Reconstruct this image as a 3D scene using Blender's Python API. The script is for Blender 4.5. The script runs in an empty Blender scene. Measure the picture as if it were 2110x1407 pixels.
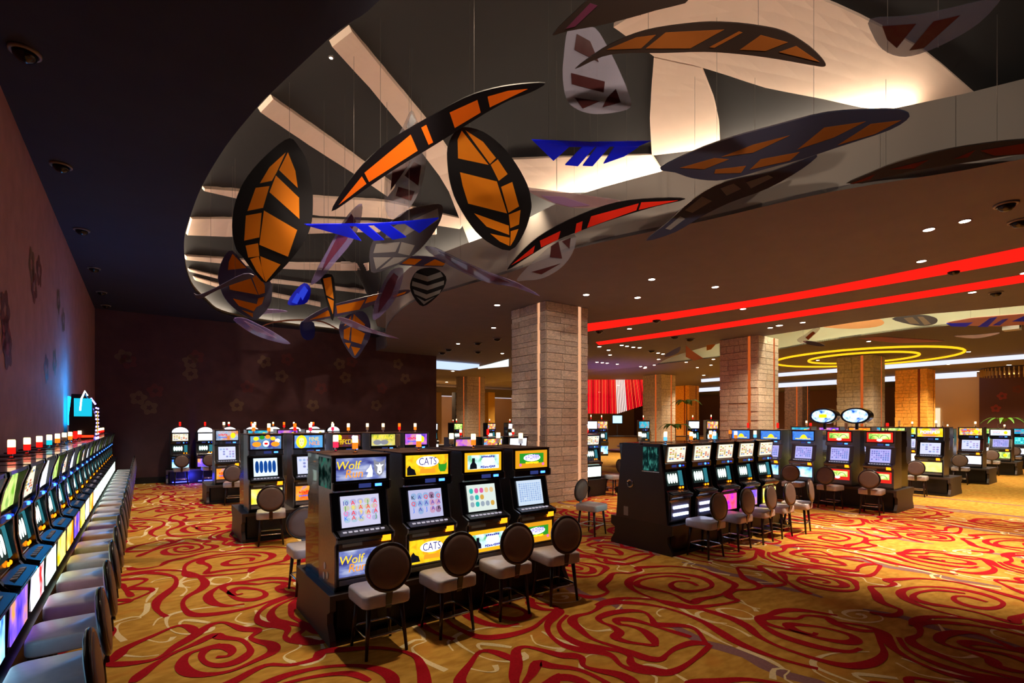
import bpy, math, random
from mathutils import Vector, Matrix
from mathutils.bvhtree import BVHTree

random.seed(7)
scene = bpy.context.scene
col = scene.collection

# ------------------------------------------------------------------ camera
F, CX, HY, CH = 1026.0, 1055.0, 870.0, 2.2          # focal length, principal x, horizon y (px of 2110x1407), eye height
ANG = math.atan2(CX - 295.0, F)
FW = Vector((math.sin(ANG), math.cos(ANG), 0)); RT = Vector((math.cos(ANG), -math.sin(ANG), 0)); UP = Vector((0, 0, 1))
CAM = Vector((0, 0, CH))
cd = bpy.data.cameras.new('camera'); cam = bpy.data.objects.new('camera', cd); col.objects.link(cam)
cam.location = CAM; cam.rotation_euler = (math.pi / 2, 0, -ANG)
cd.sensor_width = 36; cd.lens = F / 2110 * 36; cd.shift_y = (HY - 703.5) / 2110; cd.clip_end = 300
scene.camera = cam
# ------------------------------------------------------------------ world, exposure
w = bpy.data.worlds.new('world'); scene.world = w; w.use_nodes = True
w.node_tree.nodes['Background'].inputs[0].default_value = (0.05, 0.035, 0.04, 1)
w.node_tree.nodes['Background'].inputs[1].default_value = 0.35
vs = scene.view_settings
vs.view_transform = 'Standard'; vs.look = 'None'; vs.gamma = 1; vs.use_curve_mapping = False; vs.exposure = 0.0

COVE, COVE2, SPOT = 55.0, 55.0, 1.5

def ray(x, y): return FW + RT * ((x - CX) / F) + UP * ((HY - y) / F)
def atz(x, y, z): d = ray(x, y); return CAM + d * ((z - CH) / d.z)
def atd(x, y, D): return CAM + ray(x, y) * D

# ------------------------------------------------------------------ materials
MATS = {}
def rgb(h):
    if isinstance(h, str):
        h = h.lstrip('#'); c = [int(h[i:i + 2], 16) / 255 for i in (0, 2, 4)]
        return tuple(v / 12.92 if v <= .04045 else ((v + .055) / 1.055) ** 2.4 for v in c) + (1,)
    return tuple(h) + (1,) if len(h) == 3 else tuple(h)
def newmat(name):
    m = bpy.data.materials.new(name); m.use_nodes = True
    nt = m.node_tree; nt.nodes.clear()
    out = nt.nodes.new('ShaderNodeOutputMaterial')
    return m, nt, out
def mat(name, c='#808080', rough=.5, metal=0., noise=0., nscale=8., bump=0., spec=.5, coat=0., trans=0.):
    if name in MATS: return MATS[name]
    m, nt, out = newmat(name); N, L = nt.nodes, nt.links
    b = N.new('ShaderNodeBsdfPrincipled')
    b.inputs['Base Color'].default_value = rgb(c); b.inputs['Roughness'].default_value = rough
    b.inputs['Metallic'].default_value = metal; b.inputs['Specular IOR Level'].default_value = spec
    b.inputs['Coat Weight'].default_value = coat
    if noise or bump:
        tc = N.new('ShaderNodeTexCoord'); nz = N.new('ShaderNodeTexNoise'); nz.inputs['Scale'].default_value = nscale
        nz.inputs['Detail'].default_value = 4; L.new(tc.outputs['Object'], nz.inputs['Vector'])
        if noise:
            mr = N.new('ShaderNodeMapRange'); mr.inputs[1].default_value = .3; mr.inputs[2].default_value = .7
            mr.inputs[3].default_value = 1 - noise; mr.inputs[4].default_value = 1 + noise
            L.new(nz.outputs[0], mr.inputs[0])
            mx = N.new('ShaderNodeVectorMath'); mx.operation = 'SCALE'; mx.inputs[0].default_value = rgb(c)[:3]
            L.new(mr.outputs[0], mx.inputs['Scale']); L.new(mx.outputs[0], b.inputs['Base Color'])
        if bump:
            bp = N.new('ShaderNodeBump'); bp.inputs['Strength'].default_value = bump; bp.inputs['Distance'].default_value = .02
            L.new(nz.outputs[0], bp.inputs['Height']); L.new(bp.outputs[0], b.inputs['Normal'])
    if trans:
        tr = N.new('ShaderNodeBsdfTranslucent'); tr.inputs[0].default_value = rgb(c)
        mix = N.new('ShaderNodeMixShader'); mix.inputs[0].default_value = trans
        L.new(b.outputs[0], mix.inputs[1]); L.new(tr.outputs[0], mix.inputs[2]); L.new(mix.outputs[0], out.inputs[0])
    else:
        L.new(b.outputs[0], out.inputs[0])
    MATS[name] = m; return m
def emis(name, c, s):
    if name in MATS: return MATS[name]
    m, nt, out = newmat(name); e = nt.nodes.new('ShaderNodeEmission')
    e.inputs[0].default_value = rgb(c); e.inputs[1].default_value = s
    nt.links.new(e.outputs[0], out.inputs[0]); MATS[name] = m; return m
def clear(name, c, alpha, rough=.08):
    """tinted clear acrylic: part see-through, part glossy sheet"""
    if name in MATS: return MATS[name]
    m, nt, out = newmat(name); N, L = nt.nodes, nt.links
    b = N.new('ShaderNodeBsdfPrincipled'); b.inputs['Base Color'].default_value = rgb(c); b.inputs['Roughness'].default_value = rough
    b.inputs['Specular IOR Level'].default_value = .8
    t = N.new('ShaderNodeBsdfTransparent'); mx = N.new('ShaderNodeMixShader'); mx.inputs[0].default_value = alpha
    L.new(t.outputs[0], mx.inputs[1]); L.new(b.outputs[0], mx.inputs[2]); L.new(mx.outputs[0], out.inputs[0])
    MATS[name] = m; return m
def art(name, cols, strength, scale=4., seed=0., bands=False, stretch=(1, 1, 1)):
    """backlit print: blotchy colour areas"""
    if name in MATS: return MATS[name]
    m, nt, out = newmat(name); N, L = nt.nodes, nt.links
    tc = N.new('ShaderNodeTexCoord'); mp = N.new('ShaderNodeMapping'); mp.inputs['Location'].default_value = (seed, seed * .7, seed * 1.3)
    mp.inputs['Scale'].default_value = stretch
    nz = N.new('ShaderNodeTexNoise'); nz.inputs['Scale'].default_value = scale; nz.inputs['Detail'].default_value = 2
    cr = N.new('ShaderNodeValToRGB'); cr.color_ramp.interpolation = 'CONSTANT' if bands else 'LINEAR'
    el = cr.color_ramp.elements; n = len(cols)
    while len(el) < n: el.new(.5)
    for i, c in enumerate(cols): el[i].position = .3 + .4 * i / max(1, n - 1 if not bands else n); el[i].color = rgb(c)
    e = N.new('ShaderNodeEmission'); e.inputs[1].default_value = strength
    L.new(tc.outputs['Object'], mp.inputs[0]); L.new(mp.outputs[0], nz.inputs['Vector']); L.new(nz.outputs[0], cr.inputs[0])
    L.new(cr.outputs[0], e.inputs[0]); L.new(e.outputs[0], out.inputs[0]); MATS[name] = m; return m
def grid(name, bg, cols, nx, ny, strength, fill=.4, seed=0., keep=.75):
    """screen of symbols in a grid, from 0..1 box coordinates x and z"""
    if name in MATS: return MATS[name]
    m, nt, out = newmat(name); N, L = nt.nodes, nt.links
    tc = N.new('ShaderNodeTexCoord'); sp = N.new('ShaderNodeSeparateXYZ'); L.new(tc.outputs['Generated'], sp.inputs[0])
    def mth(op, a, b=None, c=None):
        n = N.new('ShaderNodeMath'); n.operation = op
        for i, v in enumerate((a, b, c)):
            if v is None: continue
            if isinstance(v, (int, float)): n.inputs[i].default_value = v
            else: L.new(v, n.inputs[i])
        return n.outputs[0]
    def axis(o, k, lo, hi):
        t = mth('MULTIPLY', mth('DIVIDE', mth('SUBTRACT', o, lo), hi - lo), float(k))
        fl = mth('FLOOR', t); fr = mth('ABSOLUTE', mth('SUBTRACT', mth('SUBTRACT', t, fl), .5))
        inside = mth('MULTIPLY', mth('GREATER_THAN', t, 0), mth('LESS_THAN', t, float(k)))
        return fl, fr, inside
    ix, fx, inx = axis(sp.outputs[0], nx, .05, .95); iz, fz, inz = axis(sp.outputs[2], ny, .14, .9)
    d = mth('ADD', mth('POWER', fx, 2.4), mth('POWER', fz, 2.4)); inn = mth('LESS_THAN', d, fill ** 2.4)
    mask = mth('MULTIPLY', mth('MULTIPLY', inn, inx), inz)
    cb = N.new('ShaderNodeCombineXYZ'); L.new(ix, cb.inputs[0]); L.new(iz, cb.inputs[1]); cb.inputs[2].default_value = seed
    wn = N.new('ShaderNodeTexWhiteNoise'); L.new(cb.outputs[0], wn.inputs[0])
    cr = N.new('ShaderNodeValToRGB'); cr.color_ramp.interpolation = 'CONSTANT'; el = cr.color_ramp.elements
    while len(el) < len(cols) + 1: el.new(.5)
    for i, c in enumerate(list(cols) + [bg]): el[i].position = keep * i / len(cols); el[i].color = rgb(c)
    L.new(wn.outputs[0], cr.inputs[0])
    mx = N.new('ShaderNodeMix'); mx.data_type = 'RGBA'; L.new(mask, mx.inputs[0]); mx.inputs[6].default_value = rgb(bg); L.new(cr.outputs[0], mx.inputs[7])
    e = N.new('ShaderNodeEmission'); e.inputs[1].default_value = strength
    L.new(mx.outputs[2], e.inputs[0]); L.new(e.outputs[0], out.inputs[0]); MATS[name] = m; return m

# ------------------------------------------------------------------ mesh helpers
class MB:
    def __init__(s): s.v = []; s.f = []
    def add(s, vs, fs):
        n = len(s.v); s.v += [tuple(p) for p in vs]; s.f += [tuple(i + n for i in f) for f in fs]; return s
    def box(s, a, b):
        (x0, y0, z0), (x1, y1, z1) = a, b
        return s.add([(x0, y0, z0), (x1, y0, z0), (x1, y1, z0), (x0, y1, z0), (x0, y0, z1), (x1, y0, z1), (x1, y1, z1), (x0, y1, z1)],
                     [(0, 3, 2, 1), (4, 5, 6, 7), (0, 1, 5, 4), (1, 2, 6, 5), (2, 3, 7, 6), (3, 0, 4, 7)])
    def prism_x(s, prof, x0, x1):           # closed (y,z) profile run along x
        n = len(prof)
        v = [(x0, p[0], p[1]) for p in prof] + [(x1, p[0], p[1]) for p in prof]
        f = [tuple(range(n)), tuple(range(2 * n - 1, n - 1, -1))] + [(i, i + n, (i + 1) % n + n, (i + 1) % n) for i in range(n)]
        return s.add(v, f)
    def prism_z(s, prof, z0, z1):
        n = len(prof)
        v = [(p[0], p[1], z0) for p in prof] + [(p[0], p[1], z1) for p in prof]
        f = [tuple(range(n - 1, -1, -1)), tuple(range(n, 2 * n))] + [(i, (i + 1) % n, (i + 1) % n + n, i + n) for i in range(n)]
        return s.add(v, f)
    def prism_y(s, prof, y0, y1):           # (x,z) profile
        n = len(prof)
        v = [(p[0], y0, p[1]) for p in prof] + [(p[0], y1, p[1]) for p in prof]
        f = [tuple(range(n)), tuple(range(2 * n - 1, n - 1, -1))] + [(i, i + n, (i + 1) % n + n, (i + 1) % n) for i in range(n)]
        return s.add(v, f)
    def lathe(s, prof, seg=16, c=(0, 0, 0)):  # (r,z)
        v = []; f = []
        for r, z in prof:
            for k in range(seg):
                a = 2 * math.pi * k / seg; v.append((c[0] + r * math.cos(a), c[1] + r * math.sin(a), c[2] + z))
        for i in range(len(prof) - 1):
            for k in range(seg):
                f.append((i * seg + k, i * seg + (k + 1) % seg, (i + 1) * seg + (k + 1) % seg, (i + 1) * seg + k))
        f.append(tuple(range(seg - 1, -1, -1))); f.append(tuple((len(prof) - 1) * seg + k for k in range(seg)))
        return s.add(v, f)
    def tube(s, pts, r, seg=6, closed=False):
        pts = [Vector(p) for p in pts]; n = len(pts)
        rs = r if isinstance(r, (list, tuple)) else [r] * n
        v = []; f = []
        for i, p in enumerate(pts):
            a = pts[(i - 1) % n] if (closed or i > 0) else p; b = pts[(i + 1) % n] if (closed or i < n - 1) else p
            d = (b - a).normalized(); q = d.to_track_quat('Z', 'Y')
            for k in range(seg):
                t = 2 * math.pi * k / seg; v.append(p + q @ Vector((rs[i] * math.cos(t), rs[i] * math.sin(t), 0)))
        for i in range(n if closed else n - 1):
            j = (i + 1) % n
            for k in range(seg): f.append((i * seg + k, i * seg + (k + 1) % seg, j * seg + (k + 1) % seg, j * seg + k))
        if not closed: f.append(tuple(range(seg - 1, -1, -1))); f.append(tuple((n - 1) * seg + k for k in range(seg)))
        return s.add(v, f)
    def slab(s, pts, n, th):                # polygon with thickness along n (both ways)
        k = len(pts); a = [p - n * th / 2 for p in pts]; b = [p + n * th / 2 for p in pts]
        return s.add(a + b, [tuple(range(k - 1, -1, -1)), tuple(range(k, 2 * k))] + [(i, (i + 1) % k, (i + 1) % k + k, i + k) for i in range(k)])
    def mesh(s, name, m, smooth=False):
        me = bpy.data.meshes.new(name); me.from_pydata([tuple(p) for p in s.v], [], s.f); me.update()
        if m: me.materials.append(m)
        if smooth:
            for p in me.polygons: p.use_smooth = True
        return me
def obj(name, me, parent=None, loc=(0, 0, 0), rot=(0, 0, 0), scale=None):
    o = bpy.data.objects.new(name, me); col.objects.link(o); o.location = loc; o.rotation_euler = rot
    if scale: o.scale = scale
    if parent: o.parent = parent
    return o
def tag(o, label, cat, group=None):
    o['label'] = label; o['category'] = cat
    if group: o['group'] = group
    return o
def thing(name, label, cat, loc=(0, 0, 0), rz=0., group=None):
    o = bpy.data.objects.new(name, None); col.objects.link(o); o.empty_display_size = .1
    o.location = loc; o.rotation_euler = (0, 0, rz); return tag(o, label, cat, group)
def struct(name, me, loc=(0, 0, 0)):
    o = obj(name, me, None, loc); o['kind'] = 'structure'; return o
CACHE = {}
def cached(key, fn):
    if key not in CACHE: CACHE[key] = fn()
    return CACHE[key]
def crom(pts, per=5, closed=False):
    """Catmull-Rom through points (any dimension, as Vectors)"""
    P = [Vector(p) for p in pts]; n = len(P); out = []
    for i in range(n if closed else n - 1):
        p0 = P[(i - 1) % n] if (closed or i > 0) else P[0]; p1 = P[i]; p2 = P[(i + 1) % n]; p3 = P[(i + 2) % n] if (closed or i < n - 2) else P[-1]
        for k in range(per):
            t = k / per
            out.append(.5 * ((2 * p1) + (p2 - p0) * t + (2 * p0 - 5 * p1 + 4 * p2 - p3) * t * t + (3 * p1 - p0 - 3 * p2 + p3) * t ** 3))
    if not closed: out.append(P[-1])
    return out
def text_mesh(s, m, size, align='CENTER', shear=0., fit=None):
    cu = bpy.data.curves.new('text', 'FONT'); cu.body = s; cu.size = size; cu.align_x = align; cu.align_y = 'CENTER'; cu.shear = shear
    cu.extrude = .0015; cu.resolution_u = 3; cu.space_line = .8
    o = bpy.data.objects.new('text', cu); col.objects.link(o)
    dg = bpy.context.evaluated_depsgraph_get(); me = bpy.data.meshes.new_from_object(o.evaluated_get(dg))
    bpy.data.objects.remove(o); bpy.data.curves.remove(cu)
    me.materials.clear(); me.materials.append(m)
    xs = [v.co.x for v in me.vertices]; wd = max(xs) - min(xs)
    if fit:
        for v in me.vertices: v.co.x *= fit / wd
    return me
def light(kind, name, loc, energy, color, **k):
    d = bpy.data.lights.new(name, kind); d.energy = energy; d.color = rgb(color)[:3]
    o = bpy.data.objects.new(name, d); col.objects.link(o); o.location = loc
    for a, b in k.items():
        if a == 'rot': o.rotation_euler = b
        else: setattr(d, a, b)
    return o
# ================================================================== STRUCTURE
ZL, ZS, ZF, XW, YB = 6.1, 5.5, 6.5, -1.33, 22.2     # left ceiling, right soffit, fascia top, left wall, back wall
# ---- floor with woven carpet
def carpet_mat():
    m, nt, out = newmat('carpet_gold'); N, L = nt.nodes, nt.links
    tc = N.new('ShaderNodeTexCoord'); mp = N.new('ShaderNodeMapping'); mp.inputs['Rotation'].default_value = (0, 0, .5); mp.inputs['Scale'].default_value = (1.6, 3.4, 1)
    n1 = N.new('ShaderNodeTexNoise'); n1.inputs['Scale'].default_value = 3.2; n1.inputs['Detail'].default_value = 2
    n2 = N.new('ShaderNodeTexNoise'); n2.inputs['Scale'].default_value = 1.7; n2.inputs['Detail'].default_value = 2
    L.new(tc.outputs['Object'], mp.inputs[0]); L.new(mp.outputs[0], n1.inputs['Vector']); L.new(tc.outputs['Object'], n2.inputs['Vector'])
    c1 = N.new('ShaderNodeValToRGB'); c1.color_ramp.elements[0].position = .35; c1.color_ramp.elements[0].color = rgb('#b0802f')
    c1.color_ramp.elements[1].position = .65; c1.color_ramp.elements[1].color = rgb('#cc9c46')
    c2 = N.new('ShaderNodeValToRGB'); c2.color_ramp.elements[0].position = .56; c2.color_ramp.elements[0].color = (0, 0, 0, 1)
    c2.color_ramp.elements[1].position = .66; c2.color_ramp.elements[1].color = (.75, .75, .75, 1)
    mx = N.new('ShaderNodeMix'); mx.data_type = 'RGBA'; mx.inputs[7].default_value = rgb('#c48434')
    L.new(n1.outputs[0], c1.inputs[0]); L.new(n2.outputs[0], c2.inputs[0]); L.new(c2.outputs[0], mx.inputs[0]); L.new(c1.outputs[0], mx.inputs[6])
    b = N.new('ShaderNodeBsdfPrincipled'); b.inputs['Roughness'].default_value = .95; b.inputs['Specular IOR Level'].default_value = .1
    n3 = N.new('ShaderNodeTexNoise'); n3.inputs['Scale'].default_value = 180; bp = N.new('ShaderNodeBump'); bp.inputs['Strength'].default_value = .35; bp.inputs['Distance'].default_value = .01
    L.new(tc.outputs['Object'], n3.inputs['Vector']); L.new(n3.outputs[0], bp.inputs['Height']); L.new(bp.outputs[0], b.inputs['Normal'])
    L.new(mx.outputs[2], b.inputs['Base Color']); L.new(b.outputs[0], out.inputs[0]); return m
floor = struct('floor', MB().box((-1.5, -7, -.1), (70, 48, 0)).mesh('floor', carpet_mat()))
RED = mat('carpet_red', '#a2121e', .95, noise=.15, nscale=60, spec=.1)
CRM = mat('carpet_cream', '#e6d0a0', .95, noise=.1, nscale=60, spec=.1)
MAU = mat('carpet_mauve', '#8a6264', .95, noise=.12, nscale=40, spec=.1)
SHD = mat('carpet_brown', '#4a2412', .95, spec=.1)
def ribbon(mb, pts, ws, z):
    n = len(pts); base = len(mb.v)
    for i, p in enumerate(pts):
        d = pts[min(i + 1, n - 1)] - pts[max(i - 1, 0)]
        d = Vector((d.x, d.y)).normalized() if d.length > 1e-6 else Vector((1, 0)); nrm = Vector((-d.y, d.x)) * ws[i] / 2
        mb.v.append((p.x + nrm.x, p.y + nrm.y, z)); mb.v.append((p.x - nrm.x, p.y - nrm.y, z))
    for i in range(n - 1):
        a = base + 2 * i; mb.f.append((a, a + 1, a + 3, a + 2))
def PP(l): return [(1100 + x / 3.517, 1100 + y / 3.517) for x, y in l]
def LL(l): return [(200 + x / 3.458, 1000 + y / 3.458) for x, y in l]
red_px = [
 PP([(1190, 378), (1120, 348), (1040, 345), (995, 368), (1020, 398), (1100, 417), (1200, 411), (1280, 388), (1285, 360), (1230, 325), (1130, 300), (1000, 287), (860, 290), (740, 312), (688, 348), (700, 390), (770, 432), (880, 475), (1000, 515), (1120, 533), (1260, 524), (1400, 505), (1475, 485), (1425, 462), (1405, 430), (1470, 407), (1580, 405), (1638, 385), (1590, 352), (1525, 325), (1492, 280), (1478, 246), (1560, 250), (1720, 280)]),
 PP([(1135, 328), (1000, 308), (860, 318), (765, 342), (745, 368), (800, 392), (900, 410), (1010, 440), (1085, 478), (1150, 500), (1200, 476), (1310, 455), (1385, 430), (1460, 375), (1400, 340), (1290, 290), (1180, 255), (1000, 236), (860, 240), (755, 246), (765, 268), (690, 285), (580, 286), (540, 330), (490, 375), (520, 410), (535, 425), (485, 450), (400, 460), (310, 440)]),
 PP([(885, 815), (860, 760), (790, 700), (700, 668), (620, 655), (600, 625), (680, 620), (780, 640), (890, 675), (1010, 710), (1140, 750)]),
 PP([(1250, 800), (1180, 700), (1090, 668), (960, 662), (880, 655), (850, 610), (800, 570), (700, 558), (560, 575), (470, 612), (500, 645), (570, 672), (620, 715), (590, 750), (660, 780), (780, 800), (880, 812)]),
 PP([(1280, 805), (1160, 790), (1030, 830), (960, 880), (920, 908), (830, 905), (700, 860), (560, 810), (420, 760), (330, 690), (280, 640), (300, 600), (400, 575), (460, 545), (500, 512), (620, 498), (800, 510), (1000, 550), (1200, 625), (1330, 700), (1480, 790), (1700, 880), (1900, 940), (2060, 980)]),
 PP([(1280, 805), (1200, 880), (1090, 960), (980, 1005), (850, 1000), (720, 985), (630, 950), (570, 890), (490, 860), (330, 840), (200, 800), (115, 730), (100, 660), (150, 600), (190, 560), (130, 520), (0, 500)]),
 LL([(850, 1225), (930, 1218), (962, 1185), (905, 1150), (800, 1160), (745, 1215), (775, 1265), (870, 1285), (990, 1260), (1075, 1205), (1090, 1165), (1030, 1105), (890, 1085), (830, 1070), (700, 1130), (560, 1190), (430, 1265), (320, 1345), (250, 1407)]),
 LL([(880, 1132), (760, 1165), (650, 1205), (602, 1275), (650, 1335), (770, 1352), (950, 1325), (1130, 1250), (1255, 1185), (1240, 1135), (1140, 1110), (1095, 1085), (1145, 1045), (1120, 1030), (1040, 1025), (960, 995), (890, 978), (800, 1000), (680, 1080), (560, 1150), (470, 1215), (380, 1250), (200, 1275), (60, 1275)]),
 LL([(1040, 772), (985, 782), (955, 762), (1000, 735), (1080, 735), (1170, 750), (1202, 780), (1150, 808), (1060, 818), (980, 800), (930, 762), (895, 730), (940, 705), (1040, 700), (1150, 705), (1250, 690), (1340, 700), (1300, 730), (1330, 760), (1430, 765)]),
 LL([(1440, 690), (1330, 665), (1200, 665), (1060, 685), (930, 700), (840, 740), (790, 790), (830, 840), (930, 860), (1050, 845)]),
 LL([(170, 640), (300, 620), (450, 605), (600, 610), (700, 635), (770, 690), (740, 740), (650, 790), (610, 840), (640, 900), (720, 925), (900, 910), (1100, 870), (1250, 820), (1380, 780), (1440, 762)]),
 LL([(1440, 795), (1300, 850), (1240, 910), (1260, 960), (1340, 980), (1440, 1000), (1470, 1030), (1420, 1070), (1450, 1100), (1600, 1120)]),
]
cream_px = [
 LL([(625, 1010), (588, 988), (620, 962), (700, 965), (800, 980)]),
 LL([(822, 1010), (800, 1040), (680, 1060), (560, 1050), (500, 1000), (500, 940), (560, 910), (680, 885), (850, 865), (1050, 860)]),
 LL([(400, 1000), (440, 950), (560, 910)]),
 LL([(1030, 910), (985, 960), (1060, 985), (1110, 990), (1040, 1008)]),
 LL([(1130, 890), (1160, 940), (1232, 970), (1200, 1010)]),
 LL([(640, 650), (590, 690), (620, 720), (640, 750), (600, 790)]),
 LL([(790, 690), (830, 660), (920, 655), (960, 670), (920, 700), (840, 706), (790, 692)]),
 LL([(360, 840), (350, 900), (300, 940)]),
 LL([(360, 1100), (440, 1118), (510, 1110), (545, 1080)]),
 LL([(190, 1212), (320, 1222), (440, 1208)]),
 LL([(1600, 1130), (1612, 1180), (1590, 1240), (1480, 1280), (1400, 1260)]),
 LL([(1430, 1100), (1450, 1150), (1340, 1210), (1345, 1240), (1400, 1262)]),
 LL([(1080, 620), (1070, 650), (1030, 670)]),
 PP([(205, 456), (232, 450), (240, 465), (200, 476), (140, 470), (128, 446), (200, 430), (300, 432), (342, 465), (300, 490), (180, 500), (70, 480), (40, 455), (70, 428)]),
 PP([(1390, 595), (1330, 570), (1250, 560), (1185, 575), (1200, 612), (1290, 640), (1400, 650)]),
 PP([(320, 650), (380, 690), (460, 705), (560, 695)]),
 PP([(760, 975), (800, 950), (880, 955), (960, 985)]),
 PP([(920, 600), (890, 575), (920, 548), (980, 540)]),
 PP([(1110, 655), (1250, 720), (1350, 775), (1440, 815)]),
 PP([(1090, 235), (1110, 212), (1170, 215), (1140, 235), (1260, 270), (1420, 300)]),
 PP([(600, 555), (640, 510), (660, 475), (760, 470), (860, 460)]),
 PP([(1500, 480), (1560, 525), (1640, 545)]),
 PP([(345, 985), (340, 930), (400, 880), (460, 872)]),
]
LA, LB = 2.31, 4.9
def lattice(pts):
    cx = sum(p.x for p in pts) / len(pts); cy = sum(p.y for p in pts) / len(pts)
    for i in range(-6, 10):
        for j in range(-8, 9):
            o = Vector((i * LA, i * LB / 2 + j * LB, 0))
            if -1.6 < cx + o.x < 16.2 and -2.0 < cy + o.y < 22.5: yield o
mr, mc, mm = MB(), MB(), MB()
for l in red_px:
    fl = crom([atz(x, y, 0) for x, y in l], 4)
    n = len(fl); ph = random.random() * 6
    ws = [.05 + .07 * (.5 + .5 * math.sin(ph + i * .33)) * min(1, i / 4, (n - 1 - i) / 4 + .2) for i in range(n)]
    for o in lattice(fl): ribbon(mr, [p + o for p in fl], ws, .004 + random.random() * .002)
for l in cream_px:
    fl = crom([atz(x, y, 0) for x, y in l], 3)
    n = len(fl); ph = random.random() * 6
    ws = [.016 + .045 * (.5 + .5 * math.sin(ph + i * .4)) for i in range(n)]
    for o in lattice(fl): ribbon(mc, [p + o for p in fl], ws, .0028 + random.random() * .001)
for k in range(-1, 5):
    x0 = 6.85 + LA * k
    for j in range(0, 12):
        y0 = -2.2 + j * LB / 2 + (k % 2) * 1.2; pts = [Vector((x0 + .05 * math.sin(t * 1.7 + k), y0 + t * .2, 0)) for t in range(11)]
        ribbon(mm, pts, [.17 * math.sin(math.pi * (t + .4) / 10.8) ** .5 for t in range(11)], .002)
for x0, w0 in ((16.4, .22), (18.6, .15)):
    ribbon(mm, [Vector((x0, y, 0)) for y in (-4, 4, 14, 24)], [w0] * 4, .002)
obj('carpet_swirl', mr.mesh('carpet_swirl', RED), floor)['kind'] = 'stuff'
obj('carpet_scroll', mc.mesh('carpet_scroll', CRM), floor)['kind'] = 'stuff'
obj('carpet_band', mm.mesh('carpet_band', MAU), floor)['kind'] = 'stuff'

# ---- walls
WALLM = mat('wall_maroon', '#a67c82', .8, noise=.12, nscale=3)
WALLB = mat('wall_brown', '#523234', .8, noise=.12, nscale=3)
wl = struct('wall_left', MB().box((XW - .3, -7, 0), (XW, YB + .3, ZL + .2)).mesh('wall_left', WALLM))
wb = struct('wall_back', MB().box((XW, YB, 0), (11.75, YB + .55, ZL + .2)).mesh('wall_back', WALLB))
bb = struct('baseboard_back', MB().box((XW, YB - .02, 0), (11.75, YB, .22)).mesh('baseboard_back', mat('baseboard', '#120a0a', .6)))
FLW = [mat('stencil_olive', '#705440', .7), mat('stencil_red', '#68302f', .7), mat('stencil_rose', '#8a363a', .7)]
def rosette(m):
    mb = MB(); pts_all = []
    for k in range(5):
        a = 2 * math.pi * k / 5; c = Vector((math.cos(a), 0, math.sin(a))) * .17; t = Vector((-math.sin(a), 0, math.cos(a))); r = Vector((math.cos(a), 0, math.sin(a)))
        pts = [c + r * (.1 * math.cos(q)) + t * (.13 * math.sin(q) * (1 if math.cos(q) < .2 else .7)) for q in [2 * math.pi * i / 10 for i in range(10)]]
        mb.add([(p.x, -.004, p.z) for p in pts], [tuple(range(10))])
    return mb.mesh('stencil_flower', m)
ROS = [rosette(m) for m in FLW]
for (x, y, s) in [(255, 735, 0), (265, 745, 1), (392, 745, 0), (405, 735, 1), (393, 770, 0), (545, 745, 0), (592, 740, 1), (580, 775, 0), (700, 750, 0), (725, 745, 1), (712, 778, 0), (820, 750, 0), (835, 780, 0), (285, 820, 0), (320, 805, 1), (308, 840, 0), (510, 797, 1), (488, 835, 0), (662, 800, 1), (645, 835, 0), (787, 800, 1), (775, 835, 0)]:
    d = ray(x, y); p = CAM + d * (YB / d.y)
    obj('stencil_flower', ROS[s], wb, (p.x, YB - .001, p.z), (0, random.random() * 6, 0))
for (x, y, s) in [(10, 640, 1), (12, 690, 2), (65, 545, 0), (80, 560, 1), (70, 590, 1), (120, 620, 0), (130, 660, 0), (95, 760, 1), (15, 720, 1), (112, 745, 0)]:
    d = ray(x, y); p = CAM + d * (XW / d.x)
    obj('stencil_flower', ROS[s], wl, (XW + .001, p.y, p.z), (0, random.random() * 6, math.pi / 2))

# ---- oval recess outline in plan (left rim at ZL, right rim at ZS)
left_px = [(782, 0), (718, 49), (676, 81), (557, 193), (530, 221), (464, 303), (416, 384), (392, 446), (380, 489), (380, 532), (386, 566), (399, 596), (426, 623), (456, 645)]
right_px = [(794, 717), (795, 690), (801, 668), (843, 626), (935, 595), (1048, 562), (1186, 512), (1450, 455), (1703, 397), (2110, 327)]
LR = [atz(x, y, ZL) for x, y in left_px]; RR = [atz(x, y, ZS) for x, y in right_px]
far = [Vector((3.5, 21.3, 0)), Vector((5.5, 21.6, 0)), Vector((7.5, 21.6, 0))]
near_r = [Vector((9.4, -1.2, 0)), Vector((8.9, -3.4, 0)), Vector((7.0, -4.8, 0))]
near_l = [Vector((5, -4.6, 0)), Vector((3.3, -2.5, 0)), Vector((2.4, .5, 0)), Vector((1.95, 3, 0))]
def flat(l): return [Vector((p.x, p.y, 0)) for p in l]
NL, NFAR, NR, NNR, NNL = [len(a) for a in (LR, far, RR, near_r, near_l)]
loopc = flat(LR) + far + flat(RR) + near_r + near_l
PER = 4
loop = crom(loopc, PER, closed=True)
nL = len(loop)
iR0 = (NL + NFAR) * PER; iR1 = (NL + NFAR + NR + NNR - 1) * PER     # index range of the soffit side
CEILL = mat('ceiling_blue_light_tint', '#252a3a', .9, noise=.08, nscale=2)  # navy tint puts blue light into the dark ceiling's colour
CEILR = mat('ceiling_brown', '#706a70', .85, noise=.05, nscale=2)
# left plate
lp = [Vector((XW - .1, -6.5, 0)), Vector((XW - .1, YB + .1, 0)), Vector((loop[iR0].x, YB + .1, 0))] + [loop[i % nL] for i in range(iR0, -1, -1)] + [loop[i] for i in range(nL - 1, iR1 - 1, -1)] + [Vector((loop[iR1].x, -6.5, 0))]
struct('ceiling', MB().prism_z([(p.x, p.y) for p in lp], ZL, ZL + .06).mesh('ceiling', CEILL))
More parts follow.
